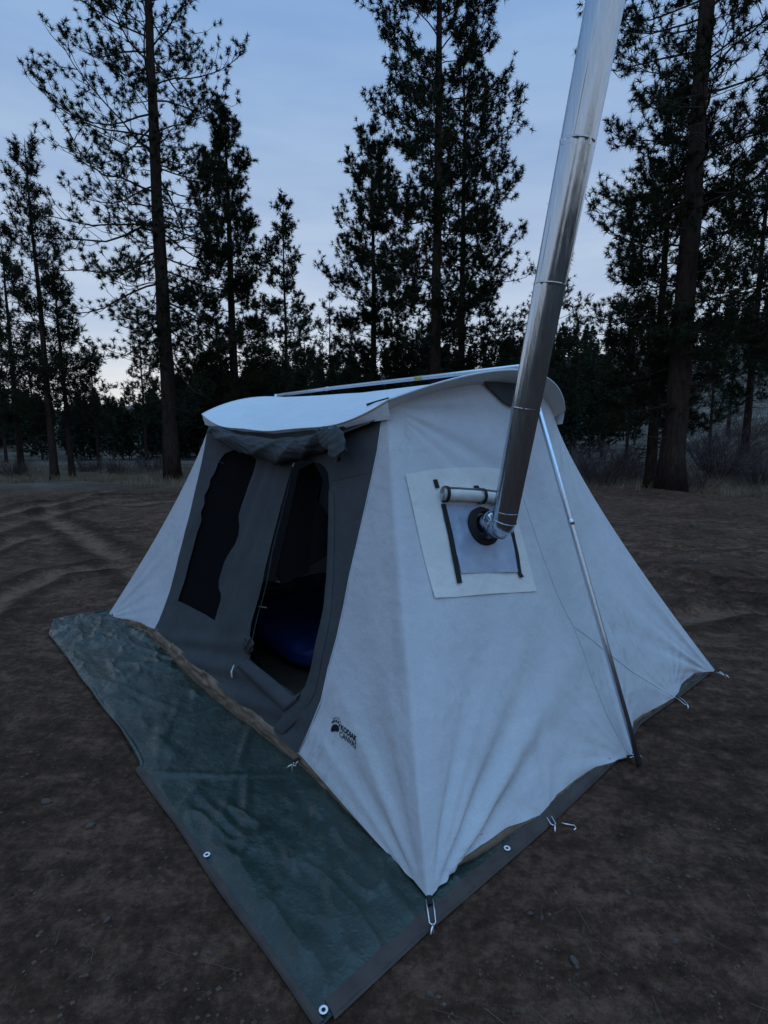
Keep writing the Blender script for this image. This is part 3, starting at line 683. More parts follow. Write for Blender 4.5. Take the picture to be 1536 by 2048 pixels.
us = np.linspace(0, 1, nu); vs = np.concatenate([np.linspace(0, 0.24, 140), np.linspace(0.245, 1, nv - 140)])
UU, VV = np.meshgrid(us, vs, indexing='ij')
ly = TY0 + VV * 3.75
lx = TX[0] + UU * (tarp_right(ly) - TX[0])
ly = tarp_edge(lx) + VV * (1.67 - tarp_edge(lx))
P = np.stack([lx, ly, tarp_z(lx, ly)], -1)
tb = MB(); tb.grid(P)
# the folded-under edge rolls down to the ground
sheet = tb.build("sheet", M['tarp'], tarp)
def strip(path_in, path_out, lift, name, parent, material):
    a = np.array(path_in); b = np.array(path_out); mb = MB()
    w = np.linspace(0, 1, 5)[None, :, None]
    P = a[:, None] * (1 - w) + b[:, None] * w
    P[..., 2] = tarp_z(P[..., 0], P[..., 1]) + lift
    P[:, -1, 2] = 0.001
    mb.grid(P); return mb.build(name, material, parent)
xs = np.linspace(0.56, 2.252, 60)
strip([(x, TY0 + 0.018 + 0.003 * math.sin(x * 3), 0) for x in xs], [(x, TY0 - 0.008 + 0.004 * math.sin(7 * x), 0) for x in xs], 0.003, "hem", tarp, M['hem'])
ys = np.linspace(TY0 + 0.05, 1.6, 120)
strip([(float(tarp_right(y)) - 0.048, y, 0) for y in ys], [(float(tarp_right(y)) + 0.008, y, 0) for y in ys], 0.0035, "hem", tarp, M['hem'])
# rolled fold along the back half of the front edge
xs = np.linspace(-2.33, 0.56, 80)
rp = np.array([(x, float(tarp_edge(np.array(x))) + 0.008, 0.012 + 0.006 * math.sin(9 * x)) for x in xs])
MB().tube(rp, 0.010 + 0.005 * np.sin(xs * 4) ** 2, 8).build("folded_edge", M['tarp'], tarp)
ysl = np.linspace(-1.96, -1.5, 24)
MB().tube(np.array([(TX[0] + 0.01 * math.sin(y * 14), y, 0.025) for y in ysl]), 0.016 * np.sin(np.linspace(0.4, 2.7, 24)) + 0.006, 8).build("folded_edge", M['tarp'], tarp)
def ring_mesh(R, r, nR=20, nr=8):
    t = np.linspace(0, 6.2832, nR, endpoint=False); p = np.linspace(0, 6.2832, nr, endpoint=False)
    Tt, Pp = np.meshgrid(t, p, indexing='ij')
    V = np.stack([(R + r * np.cos(Pp)) * np.cos(Tt), (R + r * np.cos(Pp)) * np.sin(Tt), r * 0.5 * np.sin(Pp)], -1)
    I, J = np.meshgrid(np.arange(nR), np.arange(nr), indexing='ij')
    Q = np.stack([I * nr + J, ((I + 1) % nR) * nr + J, ((I + 1) % nR) * nr + (J + 1) % nr, I * nr + (J + 1) % nr], -1).reshape(-1, 4)
    return make_mesh("grommet", V.reshape(-1, 3), Q)
gm = ring_mesh(0.0105, 0.0040)
dm = MB(); tt = np.linspace(0, 6.2832, 12, endpoint=False)
dm.add(np.concatenate([[[0, 0, 0]], np.stack([np.cos(tt) * 0.0095, np.sin(tt) * 0.0095, 0 * tt], -1)]), None, [(0, 1 + i, 1 + (i + 1) % 12) for i in range(12)])
for (gx_, gy_) in ((1.395, -2.056), (2.232, -2.047), (2.205, -1.083)):
    g = obj("grommet", gm, M['grommet'], tarp); z = float(tarp_z(np.array(gx_), np.array(gy_)))
    g.location = (gx_, gy_, z + 0.0065)
    hole = dm.build("grommet_hole", M['black'], g); hole.location = (0, 0, -0.0012)

# ------------------------------------------------------------------ the tent
tent = empty("tent", tuple(TM), -YAW)
tag(tent, "large grey-white canvas cabin tent with dark grey front wall pitched on the dirt", "tent")
KW = 1.22
XW, YW, ZW = 1.155, 0.835, 1.915                     # top corner of the walls
XR, ZR = 1.335, 2.095                                # wall top under the ridge
FBX = np.array([-2.17, -1.95, -1.65, -1.15, -0.58, 0.13, 0.62, 1.13, 1.60, 1.92, 2.10, 2.17])
FBY = np.array([-1.525, -1.50, -1.455, -1.405, -1.435, -1.45, -1.435, -1.425, -1.465, -1.492, -1.512, -1.525])
FBZ = np.array([0.025, 0.06, 0.105, 0.140, 0.148, 0.138, 0.110, 0.080, 0.042, 0.030, 0.030, 0.030])
GBY = np.array([-1.525, -1.40, -1.20, -1.03, -0.86, -0.76, -0.64, -0.47, -0.27, -0.12, -0.02, 0.06, 0.16, 0.30, 0.45, 0.70, 0.90, 1.08, 1.32, 1.45, 1.525])
GBX = np.array([2.17, 2.155, 2.160, 2.165, 2.172, 2.180, 2.160, 2.160, 2.165, 2.205, 2.24, 2.225, 2.165, 2.11, 2.10, 2.12, 2.128, 2.10, 2.095, 2.13, 2.17])
GBZ = np.array([0.024, 0.040, 0.066, 0.066, 0.036, 0.014, 0.040, 0.042, 0.034, 0.022, 0.018, 0.03, 0.055, 0.052, 0.040, 0.030, 0.018, 0.040, 0.045, 0.030, 0.025])
def fan_folds(a, b, ca, cb, n, amp, reach, ph, seed):
    """folds that radiate from a staked or tensioned point (ca, cb) in the wall's own plane"""
    da, db = a - ca, b - cb
    r = np.hypot(da, db); ang = np.arctan2(db, da)
    warp = ang * n + ph + 0.9 * np.sin(ang * n * 0.37 + seed)
    return amp * (0.55 * np.sin(warp) + 0.75 * (0.6 - np.abs(np.sin(warp * 0.5 + 0.7 * np.sin(ang * 3 + seed))))) * np.clip(r / 0.16, 0, 1) * np.exp(-(r / reach) ** 1.6) * (0.75 + 0.6 * vnoise(ang * 5 + seed, r * 1.5, seed))
def gable_pt(s, t, wr=True):
    s = np.asarray(s, float); t = np.asarray(t, float)
    b = 2 * s - 1
    yt = YW * b; zt = ZW + (ZR - ZW) * (1 - np.abs(b) ** 2.3); xt = XW + (XR - XW) * (1 - b * b)
    yb = 1.525 * b
    xb0 = 2.17 + 0 * b; zb0 = 0.028 + 0 * b
    w = t ** KW
    x = xt + (xb0 - xt) * w; y = yt + (yb - yt) * w; z = zt + (zb0 - zt) * t
    dx = np.interp(yb, GBY, GBX) - 2.17; dz = np.interp(yb, GBY, GBZ) - 0.028
    loc = np.exp(-((1 - t) / 0.10))
    wide = np.exp(-((yb + 0.02) / 0.55) ** 2) * 0.05
    x = x + dx * loc + wide * (t ** 3) * (1 - loc); z = z + dz * loc
    if wr:
        f = fan_folds(y, z, -1.525, 0.0, 21, 0.024, 1.15, 0.4, 3) + fan_folds(y, z, 1.525, 0.0, 20, 0.024, 1.2, 1.3, 5)
        f = f + fan_folds(y, z, -1.525, 0.0, 37, 0.011, 0.85, 0.9, 41) + fan_folds(y, z, 1.525, 0.0, 35, 0.011, 0.9, 0.2, 43) + fan_folds(y, z, -0.02, 0.0, 23, 0.008, 0.55, 1.2, 45) + fan_folds(y, z, 0.90, 0.0, 19, 0.008, 0.4, 0.5, 46)
        f = f + 0.010 * (0.3 - np.abs(fbm(y * 3.1 + 0.8 * z, z * 3.4 - y, 47, 3, 0.6))) * smooth(0.62, 0.95, t)
        f = f + fan_folds(y, z, -0.02, 0.0, 9, 0.009, 0.6, 0.2, 8) + fan_folds(y, z, -0.76, 0.0, 9, 0.008, 0.40, 1.0, 9)
        f = f + fan_folds(y, z, -YW, ZW, 17, 0.012, 0.9, 0.6, 11) + fan_folds(y, z, YW, ZW, 15, 0.010, 0.8, 0.6, 12)
        f = f + 0.010 * fbm(y * 1.3 + 3, z * 0.9, 17, 3) * np.sin(math.pi * np.clip(t, 0, 1))
        f = f - 0.045 * np.sin(math.pi * np.clip(t, 0, 1)) * np.exp(-((b - 0.72) / 0.42) ** 2) * 0.3
        edge = smooth(0, 0.05, s) * smooth(1, 0.95, s)
        x = x + f * edge
    return np.stack([x, y, z], -1)
def front_pt(s, t, wr=True):
    s = np.asarray(s, float); t = np.asarray(t, float)
    b = 2 * s - 1
    xt = XW * b; yt = -YW + 0 * b; zt = ZW - 0.160 * (1 - b ** 4)
    xb = 2.17 * b; w = t ** KW
    x = xt + (xb - xt) * w
    y = yt + (-1.525 - yt) * w; z = zt + (0.028 - zt) * t
    dy = np.interp(xb, FBX, FBY) + 1.525; dz = np.interp(xb, FBX, FBZ) - 0.028
    y = y + dy * t ** 1.6; z = z + dz * t ** 4
    if wr:
        f = fan_folds(x, z, 2.17, 0.0, 19, 0.018, 1.1, 1.1, 23) + fan_folds(x, z, -2.17, 0.0, 19, 0.018, 0.9, 0.3, 25)
        f = f + fan_folds(x, z, 2.17, 0.0, 33, 0.009, 0.85, 0.5, 51) + fan_folds(x, z, -2.17, 0.0, 35, 0.010, 0.8, 0.7, 52)
        f = f + 0.020 * fbm(x * 1.6 + 7, z * 1.2, 27, 4) * np.sin(math.pi * np.clip(t, 0, 1))
        edge = smooth(0, 0.05, s) * smooth(1, 0.95, s)
        y = y - f * edge
    return np.stack([x, y, z], -1)
def invert(fn, px, guess=(0.5, 0.5), it=40):
    """(s, t) of the points of a wall that the photo shows at these pixels"""
    px = np.asarray(px, float).reshape(-1, 2); st = np.tile(np.array(guess, float), (len(px), 1))
    for _ in range(it):
        p0 = project(to_world(fn(st[:, 0], st[:, 1], False))); e = 1e-4
        a = (project(to_world(fn(st[:, 0] + e, st[:, 1], False))) - p0) / e
        c = (project(to_world(fn(st[:, 0], np.clip(st[:, 1], 1e-3, None) + e, False))) - p0) / e
        r = px - p0; det = a[:, 0] * c[:, 1] - a[:, 1] * c[:, 0]
        ds = (r[:, 0] * c[:, 1] - r[:, 1] * c[:, 0]) / det; dt = (a[:, 0] * r[:, 1] - a[:, 1] * r[:, 0]) / det
        st[:, 0] += np.clip(ds, -0.2, 0.2) * 0.8; st[:, 1] = np.clip(st[:, 1] + np.clip(dt, -0.2, 0.2) * 0.8, 0.002, 1.05)
    return st
def normals(fn, st, sign=1):
    e = 1e-3; s, t = st[:, 0], np.clip(st[:, 1], 2e-3, None)
    p = fn(s, t); a = fn(s + e, t) - p; c = fn(s, t + e) - p
    return unit(np.cross(c, a)) * sign
def g_off(st, d):                                    # gable point pushed outward
    n = normals(gable_pt, st); n = n * np.sign(n[:, :1] + 1e-9)
    return gable_pt(st[:, 0], st[:, 1]) + n * np.asarray(d).reshape(-1, 1)
def f_off(st, d):
    n = normals(front_pt, st); n = n * -np.sign(n[:, 1:2] + 1e-9)
    return front_pt(st[:, 0], st[:, 1]) + n * np.asarray(d).reshape(-1, 1)

# seams of the front wall between white corner panels and the grey centre
NS = invert(front_pt, [(764, 842), (756, 900), (745, 955), (732, 1020), (718, 1085), (702, 1150), (690, 1210), (676, 1275), (661, 1335), (644, 1400), (622, 1455), (598, 1505)], (0.9, 0.5))
FS = invert(front_pt, [(414, 862), (408, 900), (398, 950), (384, 1015), (368, 1080), (352, 1140), (335, 1195), (318, 1240), (306, 1262)], (0.2, 0.5))
def seam_near(t): return np.interp(t, np.r_[0, NS[:, 1], 1.0], np.r_[1.0, NS[:, 0], NS[-1, 0] - 0.004])
def seam_far(t): return np.interp(t, np.r_[0, FS[:, 1], 1.0], np.r_[0.0, FS[:, 0], FS[-1, 0] + 0.002])

# near end: corner panel and gable in one canvas
nt = 150
tv = np.linspace(0, 1, nt)
q = np.linspace(0, 1, 46)[:-1]
Q_, T_ = np.meshgrid(q, tv, indexing='ij'); S_ = seam_near(T_) + Q_ * (1 - seam_near(T_))
PA = front_pt(S_, T_)
s2 = np.linspace(0, 1, 300); S2, T2 = np.meshgrid(s2, tv, indexing='ij')
PB = gable_pt(S2, T2)
PC = np.concatenate([PA, PB], 0); jn = len(PA)
P0 = PC.copy()
for _ in range(16):                                  # soft fold at the corner
    a0, a1 = jn - 7, jn + 12
    PC[a0:a1] = 0.5 * PC[a0:a1] + 0.25 * (PC[a0 - 1:a1 - 1] + PC[a0 + 1:a1 + 1])
kf = smooth(0.97, 0.72, tv)[None, :, None]; PC = PC * kf + P0 * (1 - kf)
nb_ = MB(); nb_.grid(PC)
end_wall = nb_.build("end_wall", M['canvas'], tent)
end_wall["label"] = "grey-white end wall with stove jack and printed logo"
# the far corner panel and far gable
q = np.linspace(0, 1, 30); Q_, T_ = np.meshgrid(q, tv, indexing='ij'); S_ = Q_ * seam_far(T_)
PA = front_pt(S_, T_)
S2, T2 = np.meshgrid(np.linspace(0, 1, 60), tv, indexing='ij'); PB = gable_pt(S2, T2); PB[..., 0] *= -1
fb = MB(); fb.grid(PA[::-1]); fb.build("corner_panel", M['canvas'], tent)
fb = MB(); fb.grid(PB); fb.build("end_wall", M['canvas'], tent)
# back wall
S2, T2 = np.meshgrid(np.linspace(0, 1, 90), tv, indexing='ij'); PB = front_pt(S2, T2); PB[..., 1] *= -1
fb = MB(); fb.grid(PB); fb.build("back_wall", M['canvas'], tent)

# grey front wall with openings cut out of it
WIN = [(450, 907), (470, 899), (497, 908), (513, 918), (508, 948), (501, 979), (493, 1003), (487, 1026), (485, 1050), (481, 1069), (474, 1088), (464, 1106), (454, 1124), (446, 1143), (440, 1160), (439, 1176), (443, 1188), (443, 1200), (436, 1220), (430, 1241),
       (412, 1229), (395, 1220), (374, 1209), (356, 1201), (364, 1178), (372, 1155), (379, 1128), (388, 1100), (396, 1066), (405, 1042), (404, 1025), (411, 1008), (410, 992), (419, 975), (421, 960), (430, 945), (436, 926)]
DOOR = [(586, 924), (580, 955), (574, 985), (566, 1018), (556, 1060), (545, 1104), (540, 1132), (535, 1160), (526, 1195), (516, 1228), (509, 1255), (503, 1285), (500, 1305), (498, 1319), (524, 1340), (556, 1366), (590, 1393),
        (604, 1381), (618, 1366), (625, 1332), (631, 1299), (640, 1260), (649, 1221), (653, 1172), (655, 1123), (657, 1065), (659, 1006), (659, 970), (656, 946), (650, 934), (640, 926), (622, 921), (604, 920)]
def resample(poly, step):
    poly = np.array(poly, float); out = []
    for a, b in zip(poly, np.roll(poly, -1, 0)):
        m = max(1, int(np.hypot(*(b - a)) / step)); out += [a + (b - a) * k / m for k in range(m)]
    return np.array(out)
def inside(poly, p):
    x, y = p[:, 0], p[:, 1]; r = np.zeros(len(p), bool)
    for a, b in zip(poly, np.roll(poly, -1, 0)):
        c = (a[1] > y) != (b[1] > y)
        r ^= c & (x < (b[0] - a[0]) * (y - a[1]) / (b[1] - a[1] + 1e-12) + a[0])
    return r
win_st = invert(front_pt, resample(WIN, 6), (0.45, 0.4)); door_st = invert(front_pt, resample(DOOR, 6), (0.65, 0.5))
def cut_sheet(holes, nu, nv, mapfn):
    g = []; 
    for tt_ in np.linspace(0, 1, nv):
        a, b = float(seam_far(tt_)), float(seam_near(tt_))
        for qq in np.linspace(0, 1, nu): g.append((a + (b - a) * qq, tt_))
    g = np.array(g); pts = [Vector(p) for p in g]; edges = []
    keep = np.ones(len(g), bool)
    for h in holes:
        hd = np.min(np.hypot((g[:, None, 0] - h[None, :, 0]) * 2.2, g[:, None, 1] - h[None, :, 1]), 1); keep &= hd > 0.004
    pts = [Vector(p) for p, k in zip(g, keep) if k]
    for h in holes:
        o = len(pts); pts += [Vector(p) for p in h]; edges += [(o + i, o + (i + 1) % len(h)) for i in range(len(h))]
    vo, eo, fo, *_ = delaunay_2d_cdt(pts, edges, [], 0, 1e-6)
    v = np.array([tuple(p) for p in vo]); f = np.array([tuple(x) for x in fo if len(x) == 3])
    c = v[f].mean(1); ok = (c[:, 0] > seam_far(c[:, 1]) - 1e-4) & (c[:, 0] < seam_near(c[:, 1]) + 1e-4)
    for h in holes: ok &= ~inside(h, c)
    return v, f[ok]
v, f = cut_sheet([win_st, door_st], 84, 70, None)
P = front_pt(v[:, 0], v[:, 1])
# the loose curtain between window and doorway hangs in soft vertical folds
pxv = project(to_world(P))
loose = smooth(430, 470, pxv[:, 0]) * smooth(610, 560, pxv[:, 0]) * smooth(900, 980, pxv[:, 1]) * smooth(1330, 1240, pxv[:, 1])
P[:, 1] -= loose * (0.016 * np.sin(v[:, 0] * 95 + 2.5 * v[:, 1]) + 0.02)
low = smooth(1230, 1330, pxv[:, 1]) * smooth(640, 560, pxv[:, 0]); P[:, 1] -= low * 0.012 * np.sin(v[:, 0] * 40 + v[:, 1] * 60)
front = obj("front_wall", make_mesh("front_wall", P, None, f), M['grey'], tent)
front["label"] = "dark grey front wall with screened window and open doorway"
def fill(poly, fn, name, material, parent, back):
    pts = [Vector(p) for p in poly]; n0 = len(pts)
    lo, hi = poly.min(0), poly.max(0)
    gx_, gy_ = np.meshgrid(np.linspace(lo[0], hi[0], 16), np.linspace(lo[1], hi[1], 24)); g = np.stack([gx_.ravel(), gy_.ravel()], -1)
    g = g[inside(poly, g)]; pts += [Vector(p) for p in g]
    vo, eo, fo, *_ = delaunay_2d_cdt(pts, [(i, (i + 1) % n0) for i in range(n0)], [], 0, 1e-6)
    v = np.array([tuple(p) for p in vo]); f = np.array([tuple(x) for x in fo]); f = f[inside(poly, v[f].mean(1))]
    return obj(name, make_mesh(name, fn(v, back), None, f), material, parent)
big = win_st.mean(0) + (win_st - win_st.mean(0)) * 1.06
fill(big, f_off, "window_screen", M['mesh'], front, -0.016)
def wall_tube(st, off, r, name, material, parent, off_fn=f_off, sides=6, closed=False):
    st = np.vstack([st, st[:1]]) if closed else st
    return MB().tube(off_fn(st, off), r, sides).build(name, material, parent)
wall_tube(door_st, 0.000, 0.0032, "door_hem", M['grey'], front, closed=True)
wall_tube(NS, 0.002, 0.0035, "seam_piping", M['canvas'], end_wall)
# sewn horizontal seam near the top of the front wall
for a, b in (((408, 915), (448, 927)), ((662, 962), (744, 944))):
    wall_tube(invert(front_pt, [tuple(np.array(a) + (np.array(b) - np.array(a)) * k) for k in np.linspace(0, 1, 8)], (0.5, 0.2)), 0.0, 0.0025, "stitched_seam", M['grey'], front)
# doorway sill: a folded band leaning outward below the opening
sill_a = invert(front_pt, [(497, 1319), (524, 1340), (556, 1366), (588, 1393), (606, 1384)], (0.6, 0.85))
sill_b = invert(front_pt, [(478, 1336), (508, 1362), (540, 1394), (572, 1424), (600, 1402)], (0.6, 0.9))
def loft(A, B, m=9, bulge=0.0):
    w = np.linspace(0, 1, m)
    P = A[:, None] * (1 - w[None, :, None]) + B[:, None] * w[None, :, None]; P[..., 1] -= bulge * np.sin(math.pi * w)[None, :]; return P
def densify(st, n):
    u = np.linspace(0, len(st) - 1, n); k = np.arange(len(st)); return np.stack([np.interp(u, k, st[:, 0]), np.interp(u, k, st[:, 1])], -1)
MB().grid(loft(f_off(densify(sill_a, 24), 0.006), f_off(densify(sill_b, 24), 0.014), 9, 0.022)).build("door_sill", M['grey'], front)
# door edge strip turned back on the right of the doorway
ra = invert(front_pt, [(659, 980), (657, 1080), (655, 1150), (650, 1215), (637, 1280), (626, 1335), (612, 1375), (585, 1412), (552, 1450)], (0.75, 0.5))
rb = invert(front_pt, [(668, 985), (668, 1080), (667, 1155), (663, 1225), (651, 1295), (641, 1350), (628, 1392), (602, 1432), (566, 1468)], (0.75, 0.5))
MB().grid(loft(f_off(densify(ra, 40), 0.010), f_off(densify(rb, 40), 0.003), 7, 0.008)).build("door_edge_strip", M['grey'], front)
# gathered cloth at the foot of the curtain
bst = invert(front_pt, [(505, 1292)], (0.55, 0.8)); bc = f_off(bst, 0.035)[0]
u, v_ = np.meshgrid(np.linspace(0, 6.2832, 36, endpoint=False), np.linspace(0.05, 3.09, 22), indexing='ij')
nz = 1 + 0.35 * np.sin(u * 4 + v_ * 5) * np.sin(v_) + 0.7 * fbm(u * 1.3, v_ * 2, 44, 3)
MB().grid(np.stack([bc[0] + 0.050 * np.sin(v_) * np.cos(u) * nz, bc[1] + 0.020 * np.sin(v_) * np.sin(u) * nz, bc[2] + 0.060 * np.cos(v_) + 0.35 * 0.05 * np.sin(v_) * np.cos(u) * nz], -1), close_u=True).build("gathered_cloth", M['grey'], front)
def cord(pts, r, name, material, parent): return MB().tube(np.array(pts), r, 6).build(name, material, parent)
zp = f_off(invert(front_pt, [(476, 1331), (471, 1345), (469, 1356)], (0.55, 0.85)), [0.03, 0.03, 0.02]); cord(zp, [0.003, 0.006, 0.006], "zipper_pull", M['patch'], front)
zp = f_off(invert(front_pt, [(591, 926), (588, 934)], (0.65, 0.1)), 0.012); cord(zp, 0.006, "zipper_pull", M['patch'], front)
zp = f_off(invert(front_pt, [(556, 975), (553, 992), (551, 1010)], (0.6, 0.3)), 0.012); cord(zp, 0.004, "tie_cord", M['black'], front)
zp = f_off(invert(front_pt, [(520, 1214), (536, 1216)], (0.6, 0.6)), 0.012); cord(zp, 0.004, "tie_cord", M['vinyl'], front)

# inside: dark inner door hanging open, floor
inn = invert(front_pt, [(600, 925), (608, 960), (618, 1000), (632, 1040), (645, 1086), (630, 1112), (605, 1135), (575, 1155), (545, 1170), (530, 1150), (548, 1080), (566, 1010), (584, 940)], (0.65, 0.4))
def inner(v, back):
    P = front_pt(v[:, 0], v[:, 1]); P[:, 1] += 0.10 + 0.05 * np.sin(v[:, 0] * 60); return P
fill(inn, inner, "inner_door_flap", M['mesh'], front, 0)
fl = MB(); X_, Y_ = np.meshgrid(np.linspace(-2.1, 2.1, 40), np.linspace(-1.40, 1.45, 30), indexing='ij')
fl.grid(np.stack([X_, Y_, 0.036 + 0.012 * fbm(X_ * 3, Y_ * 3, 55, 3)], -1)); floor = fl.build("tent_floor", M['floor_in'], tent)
# tan vinyl floor edge showing below the front wall and the end wall
sx = np.linspace(0.004, 0.972, 240); w = np.linspace(0, 1, 14)
top = front_pt(sx, np.ones_like(sx)) + [0, 0.012, 0.012]
bot = top.copy(); bot[:, 2] = 0.012
hgt = (top[:, 2] - bot[:, 2])
P = top[:, None] * (1 - w[None, :, None]) + bot[:, None] * w[None, :, None]
bul = np.sin(math.pi * w ** 0.8)[None, :] * (hgt * 0.07)[:, None] + w[None, :] * (hgt * 0.14)[:, None]
wrk = 0.7 - 1.9 * np.abs(fbm(sx[:, None] * 30 + 0.6 * w[None, :], w[None, :] * 2.6 + 0 * sx[:, None], 71, 4, 0.55))
P[..., 1] -= bul + wrk * hgt[:, None] * 0.16 * np.sin(math.pi * (0.15 + 0.85 * w))[None, :]
MB().grid(P).build("floor_edge", M['vinyl'], tent)["label"] = "wrinkled tan vinyl floor edge below the grey wall"
sg_ = np.linspace(0.035, 0.985, 240); top = gable_pt(sg_, np.ones_like(sx)) + [-0.026, 0, 0.022]; top[:, 2] = 0.010 + (top[:, 2] - 0.010) * smooth(0.03, 0.10, sg_); bot = top.copy(); bot[:, 2] = 0.010; hgt = top[:, 2] - bot[:, 2]
P = top[:, None] * (1 - w[None, :, None]) + bot[:, None] * w[None, :, None]
P[..., 0] += np.sin(math.pi * w ** 1.4)[None, :] * (hgt * 0.18)[:, None] + 0.022 * w[None, :] ** 0.7 * smooth(0.03, 0.10, sg_)[:, None] + 0.008 * fbm(sx[:, None] * 40, w[None, :] * 2, 72, 3) * w[None, :]
MB().grid(P).build("floor_edge", M['vinyl'], tent)

# roof
def roof_pt(a, b):
    b = np.asarray(b, float); a = np.asarray(a, float)
    xe = 1.215 + (1.47 - 1.215) * (1 - np.abs(b) ** 1.9)
    x = a * xe; y = 0.885 * b
    z = 1.945 + (2.145 - 1.945) * (1 - np.abs(b) ** 1.9)
    mid = 1 - a * a
    z = z - mid * 0.035 - (1 - a ** 4) * 0.112 * np.abs(b) ** 1.5 - 0.03 * mid * np.sin(math.pi * np.clip(np.abs(b), 0, 1))
    y = y + np.sign(b) * 0.015 * mid * np.abs(b)
    z = z + 0.006 * fbm(a * 3, b * 3, 81, 3) * mid + 0.006 * np.sin(b * 20 + a * 9) * np.abs(b) ** 6 * mid
    return np.stack([x, y, z], -1)
A_, B_ = np.meshgrid(np.linspace(-1, 1, 120), np.linspace(-1, 1, 90), indexing='ij')
rb_ = MB(); rb_.grid(roof_pt(A_, B_))
# hanging hem along both eaves
for sg in (-1, 1):
    a = np.linspace(-1, 1, 120); e = roof_pt(a, sg * np.ones_like(a)); hh = (0.020 + 0.075 * (np.abs(a) ** 5) + 0.004 * np.sin(a * 14))
    dn = e + np.stack([0 * a, -sg * 0.022 + 0 * a, -hh], -1); md = (e + dn) / 2 + np.stack([0 * a, sg * 0.004 + 0 * a, 0 * a], -1)
    rb_.grid(np.stack([e, md, dn], 1))
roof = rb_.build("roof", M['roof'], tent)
roof["label"] = "pale stretched canvas roof over bowed rods"
for sg in (-1, 1):
    b = np.linspace(-1, 1, 60)
    e = roof_pt(sg * np.ones_like(b), b)
    MB().tube(e, 0.0065, 6).build("edge_piping", M['roof'], roof)
    # soffit between roof edge and the wall below it
    s_ = (b + 1) / 2; wt = gable_pt(s_, np.full_like(s_, 0.012)); wt[:, 0] = np.abs(wt[:, 0]) * sg - 0.004 * sg
    mdl = (e + wt) / 2; mdl[:, 2] += 0.0
    MB().grid(np.stack([e - [0, 0, 0.006], mdl, wt], 1)).build("soffit", M['patch'], roof)
a = np.linspace(-1, 1, 60)
for sg in (-1,):
    MB().tube(roof_pt(a, sg * np.ones_like(a)) + [0, -0.002, 0.0], 0.005, 6).build("edge_piping", M['roof'], roof)
# dark vent under the peak of the near end
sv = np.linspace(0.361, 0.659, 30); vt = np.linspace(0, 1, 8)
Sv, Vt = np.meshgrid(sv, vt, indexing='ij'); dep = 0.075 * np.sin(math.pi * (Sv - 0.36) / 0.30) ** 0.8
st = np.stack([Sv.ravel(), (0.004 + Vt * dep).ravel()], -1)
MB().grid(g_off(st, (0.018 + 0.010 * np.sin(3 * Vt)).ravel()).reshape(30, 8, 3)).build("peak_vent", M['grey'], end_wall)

# rolled awning under the front eave
awn_px = np.array([(428, 862), (445, 866), (470, 877), (500, 890), (535, 901), (570, 906), (605, 904), (635, 896), (660, 885), (684, 874)], float)
ast = invert(front_pt, awn_px, (0.5, 0.06))
u = np.linspace(0, len(ast) - 1, 170); kk = np.arange(len(ast))
ast = np.stack([np.interp(u, kk, ast[:, 0]), np.interp(u, kk, ast[:, 1])], -1)
rad = np.interp(u, [0, 1, 2, 3, 5, 7, 8.3, 9], [0.028, 0.048, 0.062, 0.073, 0.078, 0.068, 0.054, 0.040])
cen = f_off(ast, rad * 0.8 + 0.01)
th = np.linspace(0, 2 * math.pi, 72, endpoint=False)
tan = unit(np.gradient(cen, axis=0)); up = np.array([0, 0, 1.0]); aa = unit(up - tan * (tan @ up)[:, None]); bb = np.cross(tan, aa)
U_, TH_ = np.meshgrid(u, th, indexing='ij')
U2_ = U_ / u[-1] * 9
fold = 0.12 * np.sin(2 * TH_ + U2_ * 1.6) + 0.26 * (0.5 - np.abs(np.sin(1.5 * TH_ + U2_ * 1.7 + 0.6 * np.sin(U2_)))) + 0.20 * (0.45 - 1.6 * np.abs(fbm(np.cos(TH_) * 1.3 + U2_ * 0.9, np.sin(TH_) * 1.3 + U2_ * 1.3, 91, 3, 0.55)))
RR_ = rad[:, None] * (0.95 + fold)
P = cen[:, None] + RR_[..., None] * (np.cos(TH_)[..., None] * aa[:, None] + np.sin(TH_)[..., None] * bb[:, None])
mb = MB(); mb.grid(P.transpose(1, 0, 2), close_u=True)
awning = mb.build("rolled_awning", M['grey'], tent); awning["label"] = "dark grey awning rolled up and sagging under the eave"
# sheet from the eave to the roll
e_s = np.linspace(0.03, 0.985, 90); ea = roof_pt(2 * e_s - 1, -np.ones_like(e_s)) + [0, 0.012, -0.018]
ast2 = np.vstack([ast, invert(front_pt, [(722, 868), (752, 850)], (0.9, 0.05))]); u2 = np.linspace(0, len(ast2) - 1, 90); k2 = np.arange(len(ast2))
lower = f_off(np.stack([np.interp(u2, k2, ast2[:, 0]), np.interp(u2, k2, ast2[:, 1])], -1), 0.05)
w = np.linspace(0, 1, 10)
P = ea[:, None] * (1 - w[None, :, None]) + lower[:, None] * w[None, :, None]
P[..., 1] += 0.02 * np.sin(math.pi * w)[None, :] + 0.012 * fbm(e_s[:, None] * 14, w[None, :] * 2, 93, 3)
MB().grid(P).build("awning_sheet", M['grey'], awning)
